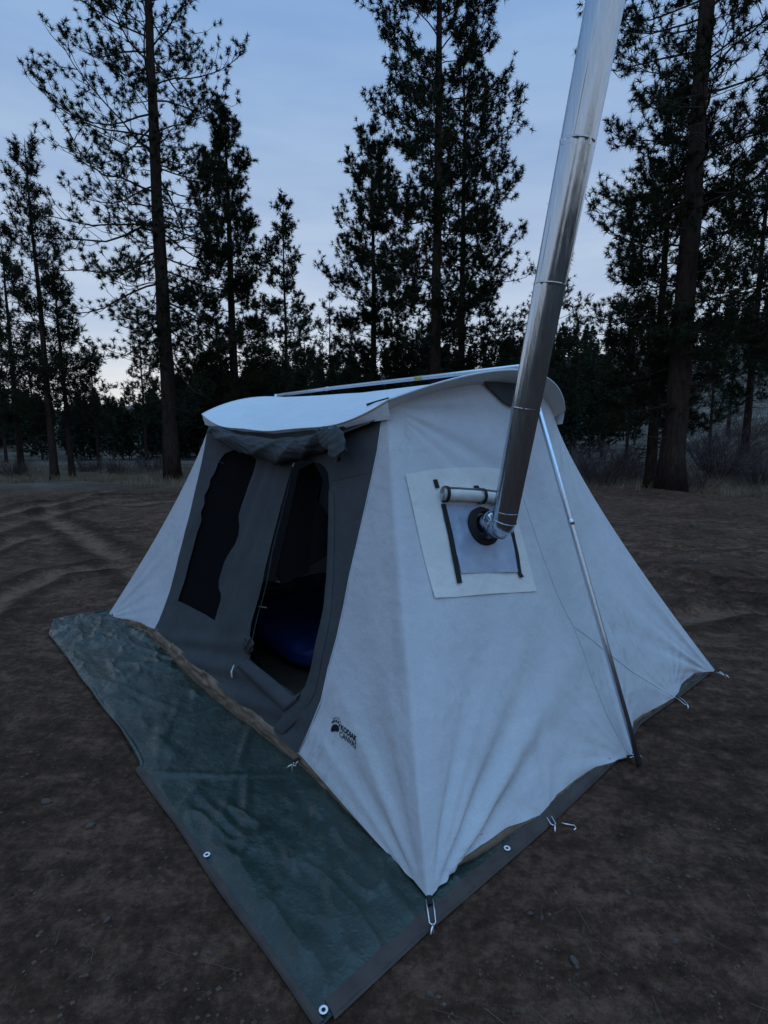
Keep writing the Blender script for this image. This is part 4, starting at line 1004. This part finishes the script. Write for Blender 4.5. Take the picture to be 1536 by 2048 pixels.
# hanging end of the awning with two overlapping folds
for k, (pts, wd, off) in enumerate((([(690, 858), (700, 880), (706, 905), (703, 928)], 0.072, 0.11), ([(676, 862), (684, 882), (694, 905)], 0.055, 0.12))):
    c0 = f_off(invert(front_pt, pts, (0.8, 0.08)), off)
    uu = np.linspace(0, len(c0) - 1, 26); c0 = np.stack([np.interp(uu, np.arange(len(c0)), c0[:, j]) for j in range(3)], -1)
    prof = wd * (0.75 + 0.35 * np.sin(np.linspace(0.2, 2.4, 26))) * np.r_[np.ones(20), np.linspace(1, 0.45, 6)]
    mb = MB(); t8 = np.linspace(0, 6.2832, 30, endpoint=False)
    UU2, T8 = np.meshgrid(np.linspace(0, 1, 26), t8, indexing='ij')
    rr_ = prof[:, None] * (1 + 0.14 * np.sin(4 * T8 + UU2 * 5 + k) + 0.14 * np.sin(UU2 * 26 + T8) * 0.5)
    P = c0[:, None] + np.stack([rr_ * np.cos(T8), rr_ * 0.45 * np.sin(T8), 0.018 * np.cos(T8 * 2 + k)], -1)
    mb.grid(P.transpose(1, 0, 2), close_u=True); mb.build("hanging_fold", M['grey'], awning)
# black strap toggles at the roof corner
c1 = roof_pt(np.array([0.985]), np.array([-0.985]))[0]; c2 = roof_pt(np.array([0.80]), np.array([-0.80]))[0]
dirn = unit(c2 - c1)
strap_px = np.array([(777, 796), (752, 803), (733, 810)])
sp_ = []
for p in strap_px:
    o = to_local(_cO); d = px_ray(*p); dl = np.array([d @ EX, d @ EY, d[2]]); k = (1.99 - o[2]) / dl[2] if dl[2] > 0 else 0
    bestk = min(np.linspace(2.0, 4.5, 600), key=lambda kk_: abs((o + dl * kk_)[2] - float(roof_pt(np.array((o + dl * kk_)[0] / 1.27), np.array(np.clip((o + dl * kk_)[1] / 0.885, -1, 1)))[2]) - 0.012))
    sp_.append(o + dl * bestk)
MB().tube(np.array(sp_), [0.005, 0.005, 0.008], 8).build("corner_strap", M['black'], roof)

# frame: ridge pole above the roof, upright poles outside both ends
def tube_obj(pts, r, name, material, parent, sides=14): return MB().tube(np.array(pts, float), r, sides).build(name, material, parent)
zr = 2.172
ridge = tube_obj([(-1.44, 0, zr - 0.01), (-0.5, 0, zr), (0.5, 0, zr), (1.47, 0, zr)], 0.015, "ridge_pole", M['pole'], tent)
tube_obj([(-0.62, 0, zr - 0.001), (-0.57, 0, zr - 0.001)], 0.0175, "pole_joint", M['pole'], ridge)
tube_obj([(0.52, 0, zr), (0.60, 0, zr)], 0.0162, "sticker", M['sticker'], ridge)
for x in (-1.30, 1.30):
    tube_obj([(x, 0, zr - 0.035), (x, 0, zr - 0.01)], 0.012, "ridge_bracket", M['black'], ridge)
for sg in (1, -1):
    foot = np.array([2.296 * sg, -0.025, 0.0]); headp = np.array([1.475 * sg, 0, zr])
    up_ = tube_obj([foot + (headp - foot) * k for k in (0, 0.3, 0.6, 1)], 0.0165, "upright_pole", M['pole'], tent)
    a, b = foot + (headp - foot) * 0.575, foot + (headp - foot) * 0.59
    tube_obj([a, b], 0.0185, "pole_joint", M['pole'], up_)
# sewn seams of the end wall
sc = invert(gable_pt, [(1046, 985), (1062, 1040), (1085, 1110), (1112, 1180), (1146, 1252), (1180, 1345), (1215, 1430), (1256, 1510)], (0.55, 0.6))
wall_tube(densify(sc, 50), 0.0012, 0.0024, "stitched_seam", M['canvas'], end_wall, g_off)
sc = invert(gable_pt, [(1146, 1252), (1200, 1293), (1260, 1340), (1310, 1372), (1346, 1394)], (0.6, 0.8))
wall_tube(densify(sc, 30), 0.0012, 0.0022, "stitched_seam", M['canvas'], end_wall, g_off)

# ---- stove jack on the near end
def quad_sheet(corners, nx, ny, off, name, material, parent, bow=0.0, wr=0.0, seed=0):
    c = np.array(corners, float)        # TL TR BR BL in photo pixels
    u = np.linspace(0, 1, nx); v = np.linspace(0, 1, ny); U_, V_ = np.meshgrid(u, v, indexing='ij')
    px = (c[0] * (1 - U_)[..., None] + c[1] * U_[..., None]) * (1 - V_)[..., None] + (c[3] * (1 - U_)[..., None] + c[2] * U_[..., None]) * V_[..., None]
    px[..., 1] -= bow * np.sin(math.pi * U_) * (1 - V_)
    st = invert(gable_pt, px.reshape(-1, 2), (0.4, 0.5))
    o = off + wr * (fbm(U_ * 5, V_ * 5, seed, 4) + 0.25).ravel()
    return MB().grid(g_off(st, o).reshape(nx, ny, 3)).build(name, material, parent)
jack = quad_sheet([(811, 949), (1010, 939), (1073, 1183), (869, 1197)], 40, 46, 0.0045, "stove_jack", M['patch'], tent, bow=8, wr=0.006, seed=101)
jack["label"] = "cream canvas stove jack patch with rolled flap"
quad_sheet([(888, 1010), (1022, 1012), (1036, 1146), (920, 1148)], 26, 26, 0.009, "heat_panel", M['silver'], jack, wr=0.010, seed=103)
def px_path(pts, n, off, fn=gable_pt, offn=g_off, guess=(0.4, 0.5)):
    pts = np.array(pts, float); u = np.linspace(0, len(pts) - 1, n); k = np.arange(len(pts))
    q = np.stack([np.interp(u, k, pts[:, 0]), np.interp(u, k, pts[:, 1])], -1)
    return offn(invert(fn, q, guess), off)
def ribbon(left, right, n, off, name, material, parent):
    A = px_path(left, n, off); B = px_path(right, n, off)
    nrm = unit(np.cross(A[1] - A[0], B[0] - A[0])); nrm *= np.sign(nrm[0])
    mb = MB(); mb.grid(np.stack([A - nrm * 0.005, A, B, B - nrm * 0.005], 1)); return mb.build(name, material, parent, False)
ribbon([(881, 1010), (895, 1075), (912, 1168)], [(890, 1010), (904, 1073), (921, 1167)], 14, 0.016, "zipper_strip", M['black'], jack)
ribbon([(1018, 1050), (1025, 1085), (1030, 1112), (1036, 1150), (1040, 1157)], [(1024, 1050), (1030, 1084), (1036, 1110), (1041, 1148), (1046, 1155)], 14, 0.016, "zipper_strip", M['black'], jack)
ribbon([(866, 961), (871, 978)], [(874, 960), (879, 977)], 4, 0.013, "strap", M['black'], jack)
# rolled-up flap: spiral of cream canvas
ra_, rb2 = px_path([(880, 993), (935, 995), (1004, 1001)], 20, 0.040), None
tan = unit(np.gradient(ra_, axis=0)); aa = unit(np.array([1.0, 0, 0]) - tan * tan[:, :1]); bb = np.cross(tan, aa)
sp_t = np.linspace(0.6, 6.2832 * 2.75, 90); sp_r = 0.007 + 0.0305 * sp_t / sp_t[-1]
sagn = 1 + 0.16 * np.sin(np.linspace(0, 11, 20)) + 0.06 * np.sin(np.linspace(1, 31, 20))
P = ra_[:, None] + (sp_r * np.cos(sp_t))[None, :, None] * aa[:, None] * sagn[:, None, None] + (sp_r * 1.08 * np.sin(sp_t))[None, :, None] * bb[:, None]
roll = MB().grid(P).build("rolled_flap", M['patch'], jack)
def hoop(idx, wdt, name):
    c = ra_[idx]; t_, a_, b_ = tan[idx], aa[idx], bb[idx]
    ph = np.linspace(-2.2, 2.6, 24); ring = c + 0.042 * (np.cos(ph)[:, None] * a_ + 1.05 * np.sin(ph)[:, None] * b_)
    MB().grid(np.stack([ring - t_ * wdt, ring + t_ * wdt], 1)).build(name, M['black'], roll)
hoop(1, 0.010, "strap"); hoop(12, 0.011, "strap")
ribbon([(945, 973), (949, 980)], [(954, 972), (958, 979)], 4, 0.013, "strap", M['black'], jack)

# ---- stovepipe
hole = invert(gable_pt, [(966, 1054)], (0.4, 0.5)); C0 = g_off(hole, 0.010)[0]
nrm = normals(gable_pt, hole)[0]; nrm *= np.sign(nrm[0])
def pipe_pt(px, depth):
    r = px_ray(*px); return to_local(_cO + r * depth)
hdepth = float((to_world(C0) - _cO) @ _cF)
B0 = pipe_pt((1008.0, 1040.0), hdepth - 0.13)
D_PIPE = 0.5 * 49.5 / F_PX * (hdepth - 0.13)
FLARE = 1.20
T0 = pipe_pt((1211.5, 0.0), (hdepth - 0.13) * 49.5 / 77.0 * FLARE)
pdir = unit(T0 - B0); 
# black collar ring of the jack
tA = unit(np.cross(nrm, [0, 0, 1.0])); tB = np.cross(nrm, tA)
ph = np.linspace(0, 6.2832, 36, endpoint=False)
def ring_pts(c, n_, a_, b_, r): return c + r * (np.cos(ph)[:, None] * a_ + np.sin(ph)[:, None] * b_)
prof = [(0.0, 0.108), (0.012, 0.108), (0.018, 0.098), (0.018, 0.084), (0.040, 0.079), (0.0, 0.076)]
MB().grid(np.stack([ring_pts(C0 + nrm * h, nrm, tA, tB, r) for h, r in prof], 1), close_u=True).build("pipe_collar", M['black'], jack)
pipe = empty("stovepipe", tuple(to_world(C0)), -YAW)
tag(pipe, "tall galvanised metal stovepipe leaning out from the tent's end wall", "stovepipe")
def pl(P): return np.asarray(P) - C0                 # pipe-local coordinates
e_out = C0 + nrm * 0.075
# elbow: gored bend from the wall stub to the leaning pipe
ctrl = C0 + nrm * 0.165
bend = B0 - pdir * 0.0
tt_ = np.linspace(0, 1, 5)
ctrl2 = bend - pdir * 0.11
pts_ = np.array([C0 - nrm * 0.02, e_out, *[((1 - k) ** 2) * e_out + 2 * k * (1 - k) * (e_out * 0.35 + ctrl2 * 0.65 + nrm * 0.035) + k * k * bend for k in (0.25, 0.5, 0.75)], bend])
def pipe_tube(path, rads, name, parent, sides=40, mat_='galv'):
    return MB().tube(pl(path), rads, sides, caps=False, updir=[0.3, 1.0, 0.2]).build(name, M[mat_], parent)
elbow = pipe_tube(pts_, [D_PIPE] * 6, "elbow", pipe)
for p in elbow.data.polygons: p.use_smooth = True
for k in (1, 2, 3, 4, 5):                            # raised gore seams
    tn = unit(pts_[min(k + 1, 5)] - pts_[k - 1])
    a_ = unit(np.cross(tn, [0.2, 1.0, 0.1])); b_ = np.cross(tn, a_)
    circ = np.stack([*(pts_[k] + (D_PIPE + 0.0015) * (math.cos(x) * a_ + math.sin(x) * b_) for x in np.linspace(0, 6.2832, 41))])
    MB().tube(pl(circ), 0.0014 if k < 5 else 0.0032, 6, caps=False).build("crimped_seam", M['galv'], elbow)
# straight sections, each sleeved over the next
def dist_at(py):
    best = min(np.linspace(-0.2, 4.0, 2000), key=lambda k: abs(project(to_world(B0 + pdir * k))[1] - py)); return float(best)
cuts = [0.0, dist_at(815), dist_at(566), dist_at(282), dist_at(282) + 0.62, dist_at(282) + 1.15]
first_joint = dist_at(1022)
Ltop = dist_at(4.0)
wid = lambda h: D_PIPE * (1 + (FLARE - 1) * np.clip(h / Ltop, -0.05, 1.4))
rads = [wid(0.5 * (cuts[k] + cuts[k + 1])) for k in range(5)]
for k in range(5):
    a, b = cuts[k] - (0.03 if k else 0), cuts[k + 1]
    hh = np.array([a, a + 0.02, a + 0.05, (a + b) / 2, b - 0.05, b - 0.018, b - 0.012, b - 0.008, b - 0.003, b])
    rr_ = wid(hh) * np.array([1, 1, 1, 1, 1, 1, 1.0, 1.022, 1.022, 1.012])
    sec = MB(); path = B0 + np.outer(hh, pdir)
    # faint flats of rolled sheet so reflections break into streaks
    sec.tube(pl(path), rr_, 96, caps=False, updir=[0.3, 1.0, 0.2])
    V = sec.V[0]; ang = np.tile(np.linspace(0, 2 * math.pi, 96, endpoint=False), 10)
    axisp = np.repeat(pl(path), 96, 0); V += (V - axisp) * (0.012 * np.sin(ang * 5 + k) + 0.010 * np.sin(ang * 11 + 2 * k) + 0.006 * np.sin(ang * 19 + k * 5))[:, None]
    so = sec.build("pipe_section", M['galv'], pipe)
    # standing lap seam along the section
    la = 2.2 + 0.5 * k; tn = pdir; up = np.array([0.3, 1.0, 0.2]); a_ = unit(up - tn * (tn @ up)); b_ = np.cross(tn, a_)
    o_ = (math.cos(la) * a_ + math.sin(la) * b_)
    MB().tube(pl(np.array([B0 + pdir * (a + 0.02) + o_ * wid(a + 0.02) * 0.99, B0 + pdir * (b - 0.02) + o_ * wid(b - 0.02)])), 0.0016, 6).build("lap_seam", M['galv'], so)
bead = np.array([B0 + pdir * first_joint + D_PIPE * 1.004 * (math.cos(x) * a_ + math.sin(x) * b_) for x in np.linspace(0, 6.2832, 41)])
MB().tube(pl(bead), 0.0022, 6, caps=False).build("crimped_seam", M['galv'], pipe)

# ---- printed logo on the corner panel
def text_mesh(body, bold):
    cu = bpy.data.curves.new("lettering", 'FONT'); cu.body = body; cu.size = 1.0; cu.offset = bold; cu.resolution_u = 3
    ob = bpy.data.objects.new("lettering", cu); COL.objects.link(ob)
    dg = bpy.context.evaluated_depsgraph_get(); me = bpy.data.meshes.new_from_object(ob.evaluated_get(dg))
    bpy.data.objects.remove(ob); bpy.data.curves.remove(cu); return me
def print_text(body, bold, corners):
    me = text_mesh(body, bold); V = np.array([v.co[:] for v in me.vertices]); lo, hi = V.min(0), V.max(0)
    U_ = (V[:, 0] - lo[0]) / (hi[0] - lo[0]); W_ = (V[:, 1] - lo[1]) / (hi[1] - lo[1])
    c = np.array(corners, float)
    px = (c[3] * (1 - U_)[:, None] + c[2] * U_[:, None]) * (1 - W_)[:, None] + (c[0] * (1 - U_)[:, None] + c[1] * U_[:, None]) * W_[:, None]
    Q = f_off(invert(front_pt, px, (0.9, 0.8)), 0.003)
    me.vertices.foreach_set("co", Q.astype(np.float32).ravel()); me.update(); me.materials.clear()
    return obj("lettering", me, M['ink'], end_wall)
print_text("KODIAK", 0.032, [(685.0, 1447.5), (717.5, 1472), (715.5, 1483.5), (682.5, 1459.5)])
print_text("CANVAS", 0.012, [(680.5, 1461), (716.0, 1485), (714.0, 1498), (678.5, 1472)])
def blob(pts, name, parent):
    pts = np.array(pts, float); V = f_off(invert(front_pt, np.vstack([pts.mean(0), pts]), (0.9, 0.8)), 0.003)
    n_ = len(pts); return obj(name, make_mesh(name, V, None, [(0, 1 + i, 1 + (i + 1) % n_) for i in range(n_)]), M['ink'], parent)
pad = blob([(663, 1464), (661.6, 1460), (663.5, 1454), (667, 1449), (673, 1448), (677.5, 1450.5), (679.5, 1455), (679, 1460), (677, 1463.5), (673, 1463), (670, 1462.3), (667, 1463.5)], "paw_print", end_wall)
def toe(cx, cy, dx, dy, rl, rw):
    d = np.array([dx, dy]) / math.hypot(dx, dy); n_ = np.array([-d[1], d[0]])
    return blob([np.array([cx, cy]) + rl * math.cos(a) * d + rw * math.sin(a) * n_ for a in np.linspace(0, 6.2832, 10, endpoint=False)], "paw_toe", pad)
for cx, cy in ((666, 1444), (670, 1442), (674.5, 1441.5), (678.5, 1444), (681, 1450)):
    toe(cx, cy, 0.35, -1, 3.2, 1.5)
for cx, cy in ((668.8, 1436.8), (672.8, 1435.5), (677, 1435), (681, 1437), (683, 1443)):
    toe(cx, cy, 0.25, -1, 2.7, 0.7)

# ---- stakes with their loops
def stake(hem, foot, label, slack=0.03):
    """wire loop from the tent hem over the hooked head of a steel peg"""
    hem = np.array(hem, float); foot = np.array(foot, float); d = foot - hem; d[2] = 0; d = unit(d); sd = np.array([-d[1], d[0], 0]) * 0.0125
    root = empty("tent_stake", tuple(to_world(foot)), -YAW); tag(root, label, "stake", "stakes pinning the tent hem")
    L = lambda P: np.asarray(P) - foot
    mid = (hem + foot) / 2 + [0, 0, 0.012]
    MB().tube(L([hem + sd, mid + sd, foot - d * 0.012 + sd * 0.9 + [0, 0, 0.014], foot + [0, 0, 0.013], foot - d * 0.012 - sd * 0.9 + [0, 0, 0.014], mid - sd, hem - sd]), 0.0027, 6).build("wire_loop", M['wire'], root)
    hook = [foot + d * 0.004 + [0, 0, -0.12], foot + d * 0.004 + [0, 0, 0.012], foot + d * 0.002 + [0, 0, 0.022], foot + d * 0.014 - sd * 0.5 + [0, 0, 0.016], foot + d * 0.028 - sd * 1.0 + [0, 0, 0.006]]
    MB().tube(L(hook), 0.0036, 6).build("peg", M['wire'], root)
    MB().tube(L([hem - d * 0.012 + [0, 0, 0.004], hem + d * 0.022 + [0, 0, 0.0]]), 0.012, 6, flat=0.35).build("webbing_tab", M['black'], root)
gl = lambda x, y: to_local(on_ground(x, y))
def hem_at(fn, px, guess): 
    return None
stake((2.175, -1.525, 0.03), gl(866, 1858), "wire stake at the tent's nearest corner")
stake((2.182, -0.76, 0.015), gl(1109, 1657), "wire stake midway between the nearest corner and the leaning pole")
stake((2.128, 0.90, 0.02), gl(1374, 1414), "wire stake just behind the leaning pole's foot")
stake((2.172, 1.525, 0.025), gl(1450, 1354), "wire stake at the tent's right rear corner")
stake((1.13, -1.446, 0.062), (1.128, -1.472, 0.026), "wire stake where grey wall meets the white corner panel")
stake((2.236, -0.03, 0.02), (2.262, 0.02, 0.0), "wire stake beside the leaning pole's foot")
stake((-2.17, -1.53, 0.03), (-2.22, -1.58, 0.02), "wire stake at the tent's far left corner")
# spare peg lying on the dirt
sp0 = on_ground(1124, 1648); spz = float(terrain_z(sp0[:1], sp0[1:2])[0])
loose_peg = MB().tube(np.array([on_ground(1123, 1645) - sp0, on_ground(1132, 1647) - sp0, on_ground(1149, 1650) - sp0, on_ground(1152, 1655) - sp0, on_ground(1148, 1659) - sp0]) + [0, 0, 0.006], 0.0032, 6).build("loose_peg", M['wire'])
loose_peg.location = (sp0[0], sp0[1], spz); tag(loose_peg, "loose bent wire peg lying on the dirt beside the tarp edge", "peg")

# ---- blue bedding seen through the doorway
bx0 = empty("air_mattress", tuple(to_world(np.array([-0.36, -0.30, 0.05]))), -YAW)
tag(bx0, "blue air mattress on the tent floor seen through the doorway", "mattress")
u, v_ = np.meshgrid(np.linspace(0, 6.2832, 64, endpoint=False), np.linspace(-1.5708, 1.5708, 24), indexing='ij')
sgn = lambda x, p: np.sign(x) * np.abs(x) ** p
X_ = 0.70 * sgn(np.cos(v_), 0.35) * sgn(np.cos(u), 0.3); Y_ = 0.57 * sgn(np.cos(v_), 0.35) * sgn(np.sin(u), 0.3); Z_ = 0.12 + 0.11 * sgn(np.sin(v_), 0.55)
Z_ = Z_ + 0.012 * np.sin(X_ * 30) * (np.sin(v_) > 0.3) + 0.02 * fbm(X_ * 4, Y_ * 4, 66, 3)
MB().grid(np.stack([X_, Y_, Z_], -1), close_u=True).build("body", M['blue'], bx0)

# ------------------------------------------------------------------ stones and litter on the dirt
def stone_mesh(seed):
    rng = np.random.default_rng(seed)
    u, v_ = np.meshgrid(np.linspace(0, 6.2832, 10, endpoint=False), np.linspace(0.02, 3.12, 7), indexing='ij')
    k = 1 + 0.35 * fbm(np.cos(u) * 1.6 + seed, np.cos(v_) * 2 + np.sin(u), seed, 3) + 0.08 * rng.normal(size=u.shape)
    V = np.stack([np.sin(v_) * np.cos(u) * k, 0.7 * np.sin(v_) * np.sin(u) * k, 0.5 * np.cos(v_) * k], -1)
    mb = MB(); mb.grid(V, close_u=True); return make_mesh("stone", np.concatenate(mb.V), np.concatenate(mb.Q), None, True)
sm = [stone_mesh(k) for k in range(4)]
for m_ in sm: m_.materials.append(M['stone'])
stones = [((92, 1598), 0.026, "flat oval stone on the dirt left of the tarp"), ((1148, 1921), 0.020, "rounded stone on the dirt right of the nearest stake"),
          ((180, 1646), 0.024, "pale chip of wood-coloured stone left of the tarp's straight edge"), ((1297, 1722), 0.016, "pale pebble on the dirt below the leaning pole"),
          ((62, 1505), 0.014, None), ((300, 1752), 0.012, None), ((215, 1845), 0.016, None), ((1255, 1790), 0.012, None), ((1420, 1640), 0.014, None), ((1060, 1826), 0.013, None), ((1084, 1834), 0.010, None),
          ((860, 1990), 0.014, None), ((960, 1950), 0.011, None), ((1350, 1890), 0.015, None), ((1180, 1905), 0.011, None), ((420, 1905), 0.013, None), ((1440, 1480), 0.018, None), ((1390, 1125), 0.05, None), ((1385, 1060), 0.07, None), ((585, 965), 0.0, None)]
PEB = {(62, 1505): "tiny pebble near the left edge, above the flat oval stone", (300, 1752): "tiny pebble left of the tarp's left grommet", (215, 1845): "small half-buried stone at lower left",
       (1255, 1790): "tiny pebble right of the tarp's right grommet", (1420, 1640): "small pebble near the right edge below the rear corner", (1060, 1826): "left of two pebbles right of the nearest stake",
       (1084, 1834): "right of two pebbles right of the nearest stake", (860, 1990): "small pebble near the bottom, right of the tarp's corner", (960, 1950): "tiny pebble between the tarp's corner and the rounded stone",
       (1350, 1890): "small stone in the lower right of the dirt", (1180, 1905): "tiny pebble just right of the rounded stone", (420, 1905): "small pebble left of the tarp's bottom corner",
       (1440, 1480): "small stone on the dirt below the right rear corner", (1390, 1125): "dark clod among the ruts right of the tent", (1385, 1060): "dark clod far back on the dirt right of the tent"}
for k, (p, r, lab) in enumerate(stones):
    if r <= 0: continue
    lab = lab or PEB[p]
    w_ = on_ground(*p); o = obj("stone", sm[k % 4], None); o.scale = (r, r, r); o.rotation_euler = (0.1 * k, 0.07 * k, 1.7 * k)
    o.location = (w_[0], w_[1], float(terrain_z(w_[:1], w_[1:2])[0]) + r * 0.22)
    tag(o, lab, "stone", "stones on the bare dirt")
def litter():
    rng = np.random.default_rng(12); mb = MB()
    N = 14000; d = 0.95 + 9 * rng.random(N) ** 1.8; px = rng.uniform(-150, 1700, N)
    r = px_ray(px, 873.0 + 0 * px); x = r[:, 0] / r[:, 1] * d
    lx = (x - TM[0]) * EX[0] + (d - TM[1]) * EX[1]; ly = (x - TM[0]) * EY[0] + (d - TM[1]) * EY[1]
    keep = ~((np.abs(lx) < 2.42) & (ly > -2.16) & (ly < 1.8)); x, d = x[keep], d[keep]; n = len(x); z = terrain_z(x, d)
    # clods
    m = n * 95 // 100; s = 0.0014 + 0.0095 * rng.random(m) ** 3.0
    oc = np.array([(1, 0, 0), (-1, 0, 0), (0, 1, 0), (0, -1, 0), (0, 0, .7), (0, 0, -.7)]); ft = np.array([(0, 2, 4), (2, 1, 4), (1, 3, 4), (3, 0, 4), (2, 0, 5), (1, 2, 5), (3, 1, 5), (0, 3, 5)])
    V = oc[None] * s[:, None, None] * rng.uniform(0.6, 1.3, (m, 6, 1)) + np.stack([x[:m], d[:m], z[:m] + s * 0.2], -1)[:, None]
    T = ft[None] + (np.arange(m) * 6)[:, None, None]; mb.add(V.reshape(-1, 3), None, T.reshape(-1, 3))
    g = mb.build("gravel", M['clod'], None, False); tag(g, "fine grit and clods scattered over the dirt", "gravel", kind="stuff")
    # fallen needles and straw
    x, d, z = x[m:], d[m:], z[m:]; n = len(x); a = rng.uniform(0, 6.28, n); L = rng.uniform(0.015, 0.075, n); wv = rng.uniform(0.0004, 0.0009, n)
    di = np.stack([np.cos(a), np.sin(a), rng.normal(0, 0.05, n)], -1); sd = np.stack([-np.sin(a), np.cos(a), 0 * a], -1) * wv[:, None]; c = np.stack([x, d, z + 0.004], -1)
    V = np.stack([c - di * L[:, None] + sd, c - di * L[:, None] - sd, c + di * L[:, None] - sd, c + di * L[:, None] + sd], 1).reshape(-1, 3)
    g = obj("needle_litter", make_mesh("needle_litter", V, np.arange(len(V)).reshape(-1, 4), None, False), M['straw']); tag(g, "fallen pine needles and straw scattered over the dirt", "litter", kind="stuff")
litter()
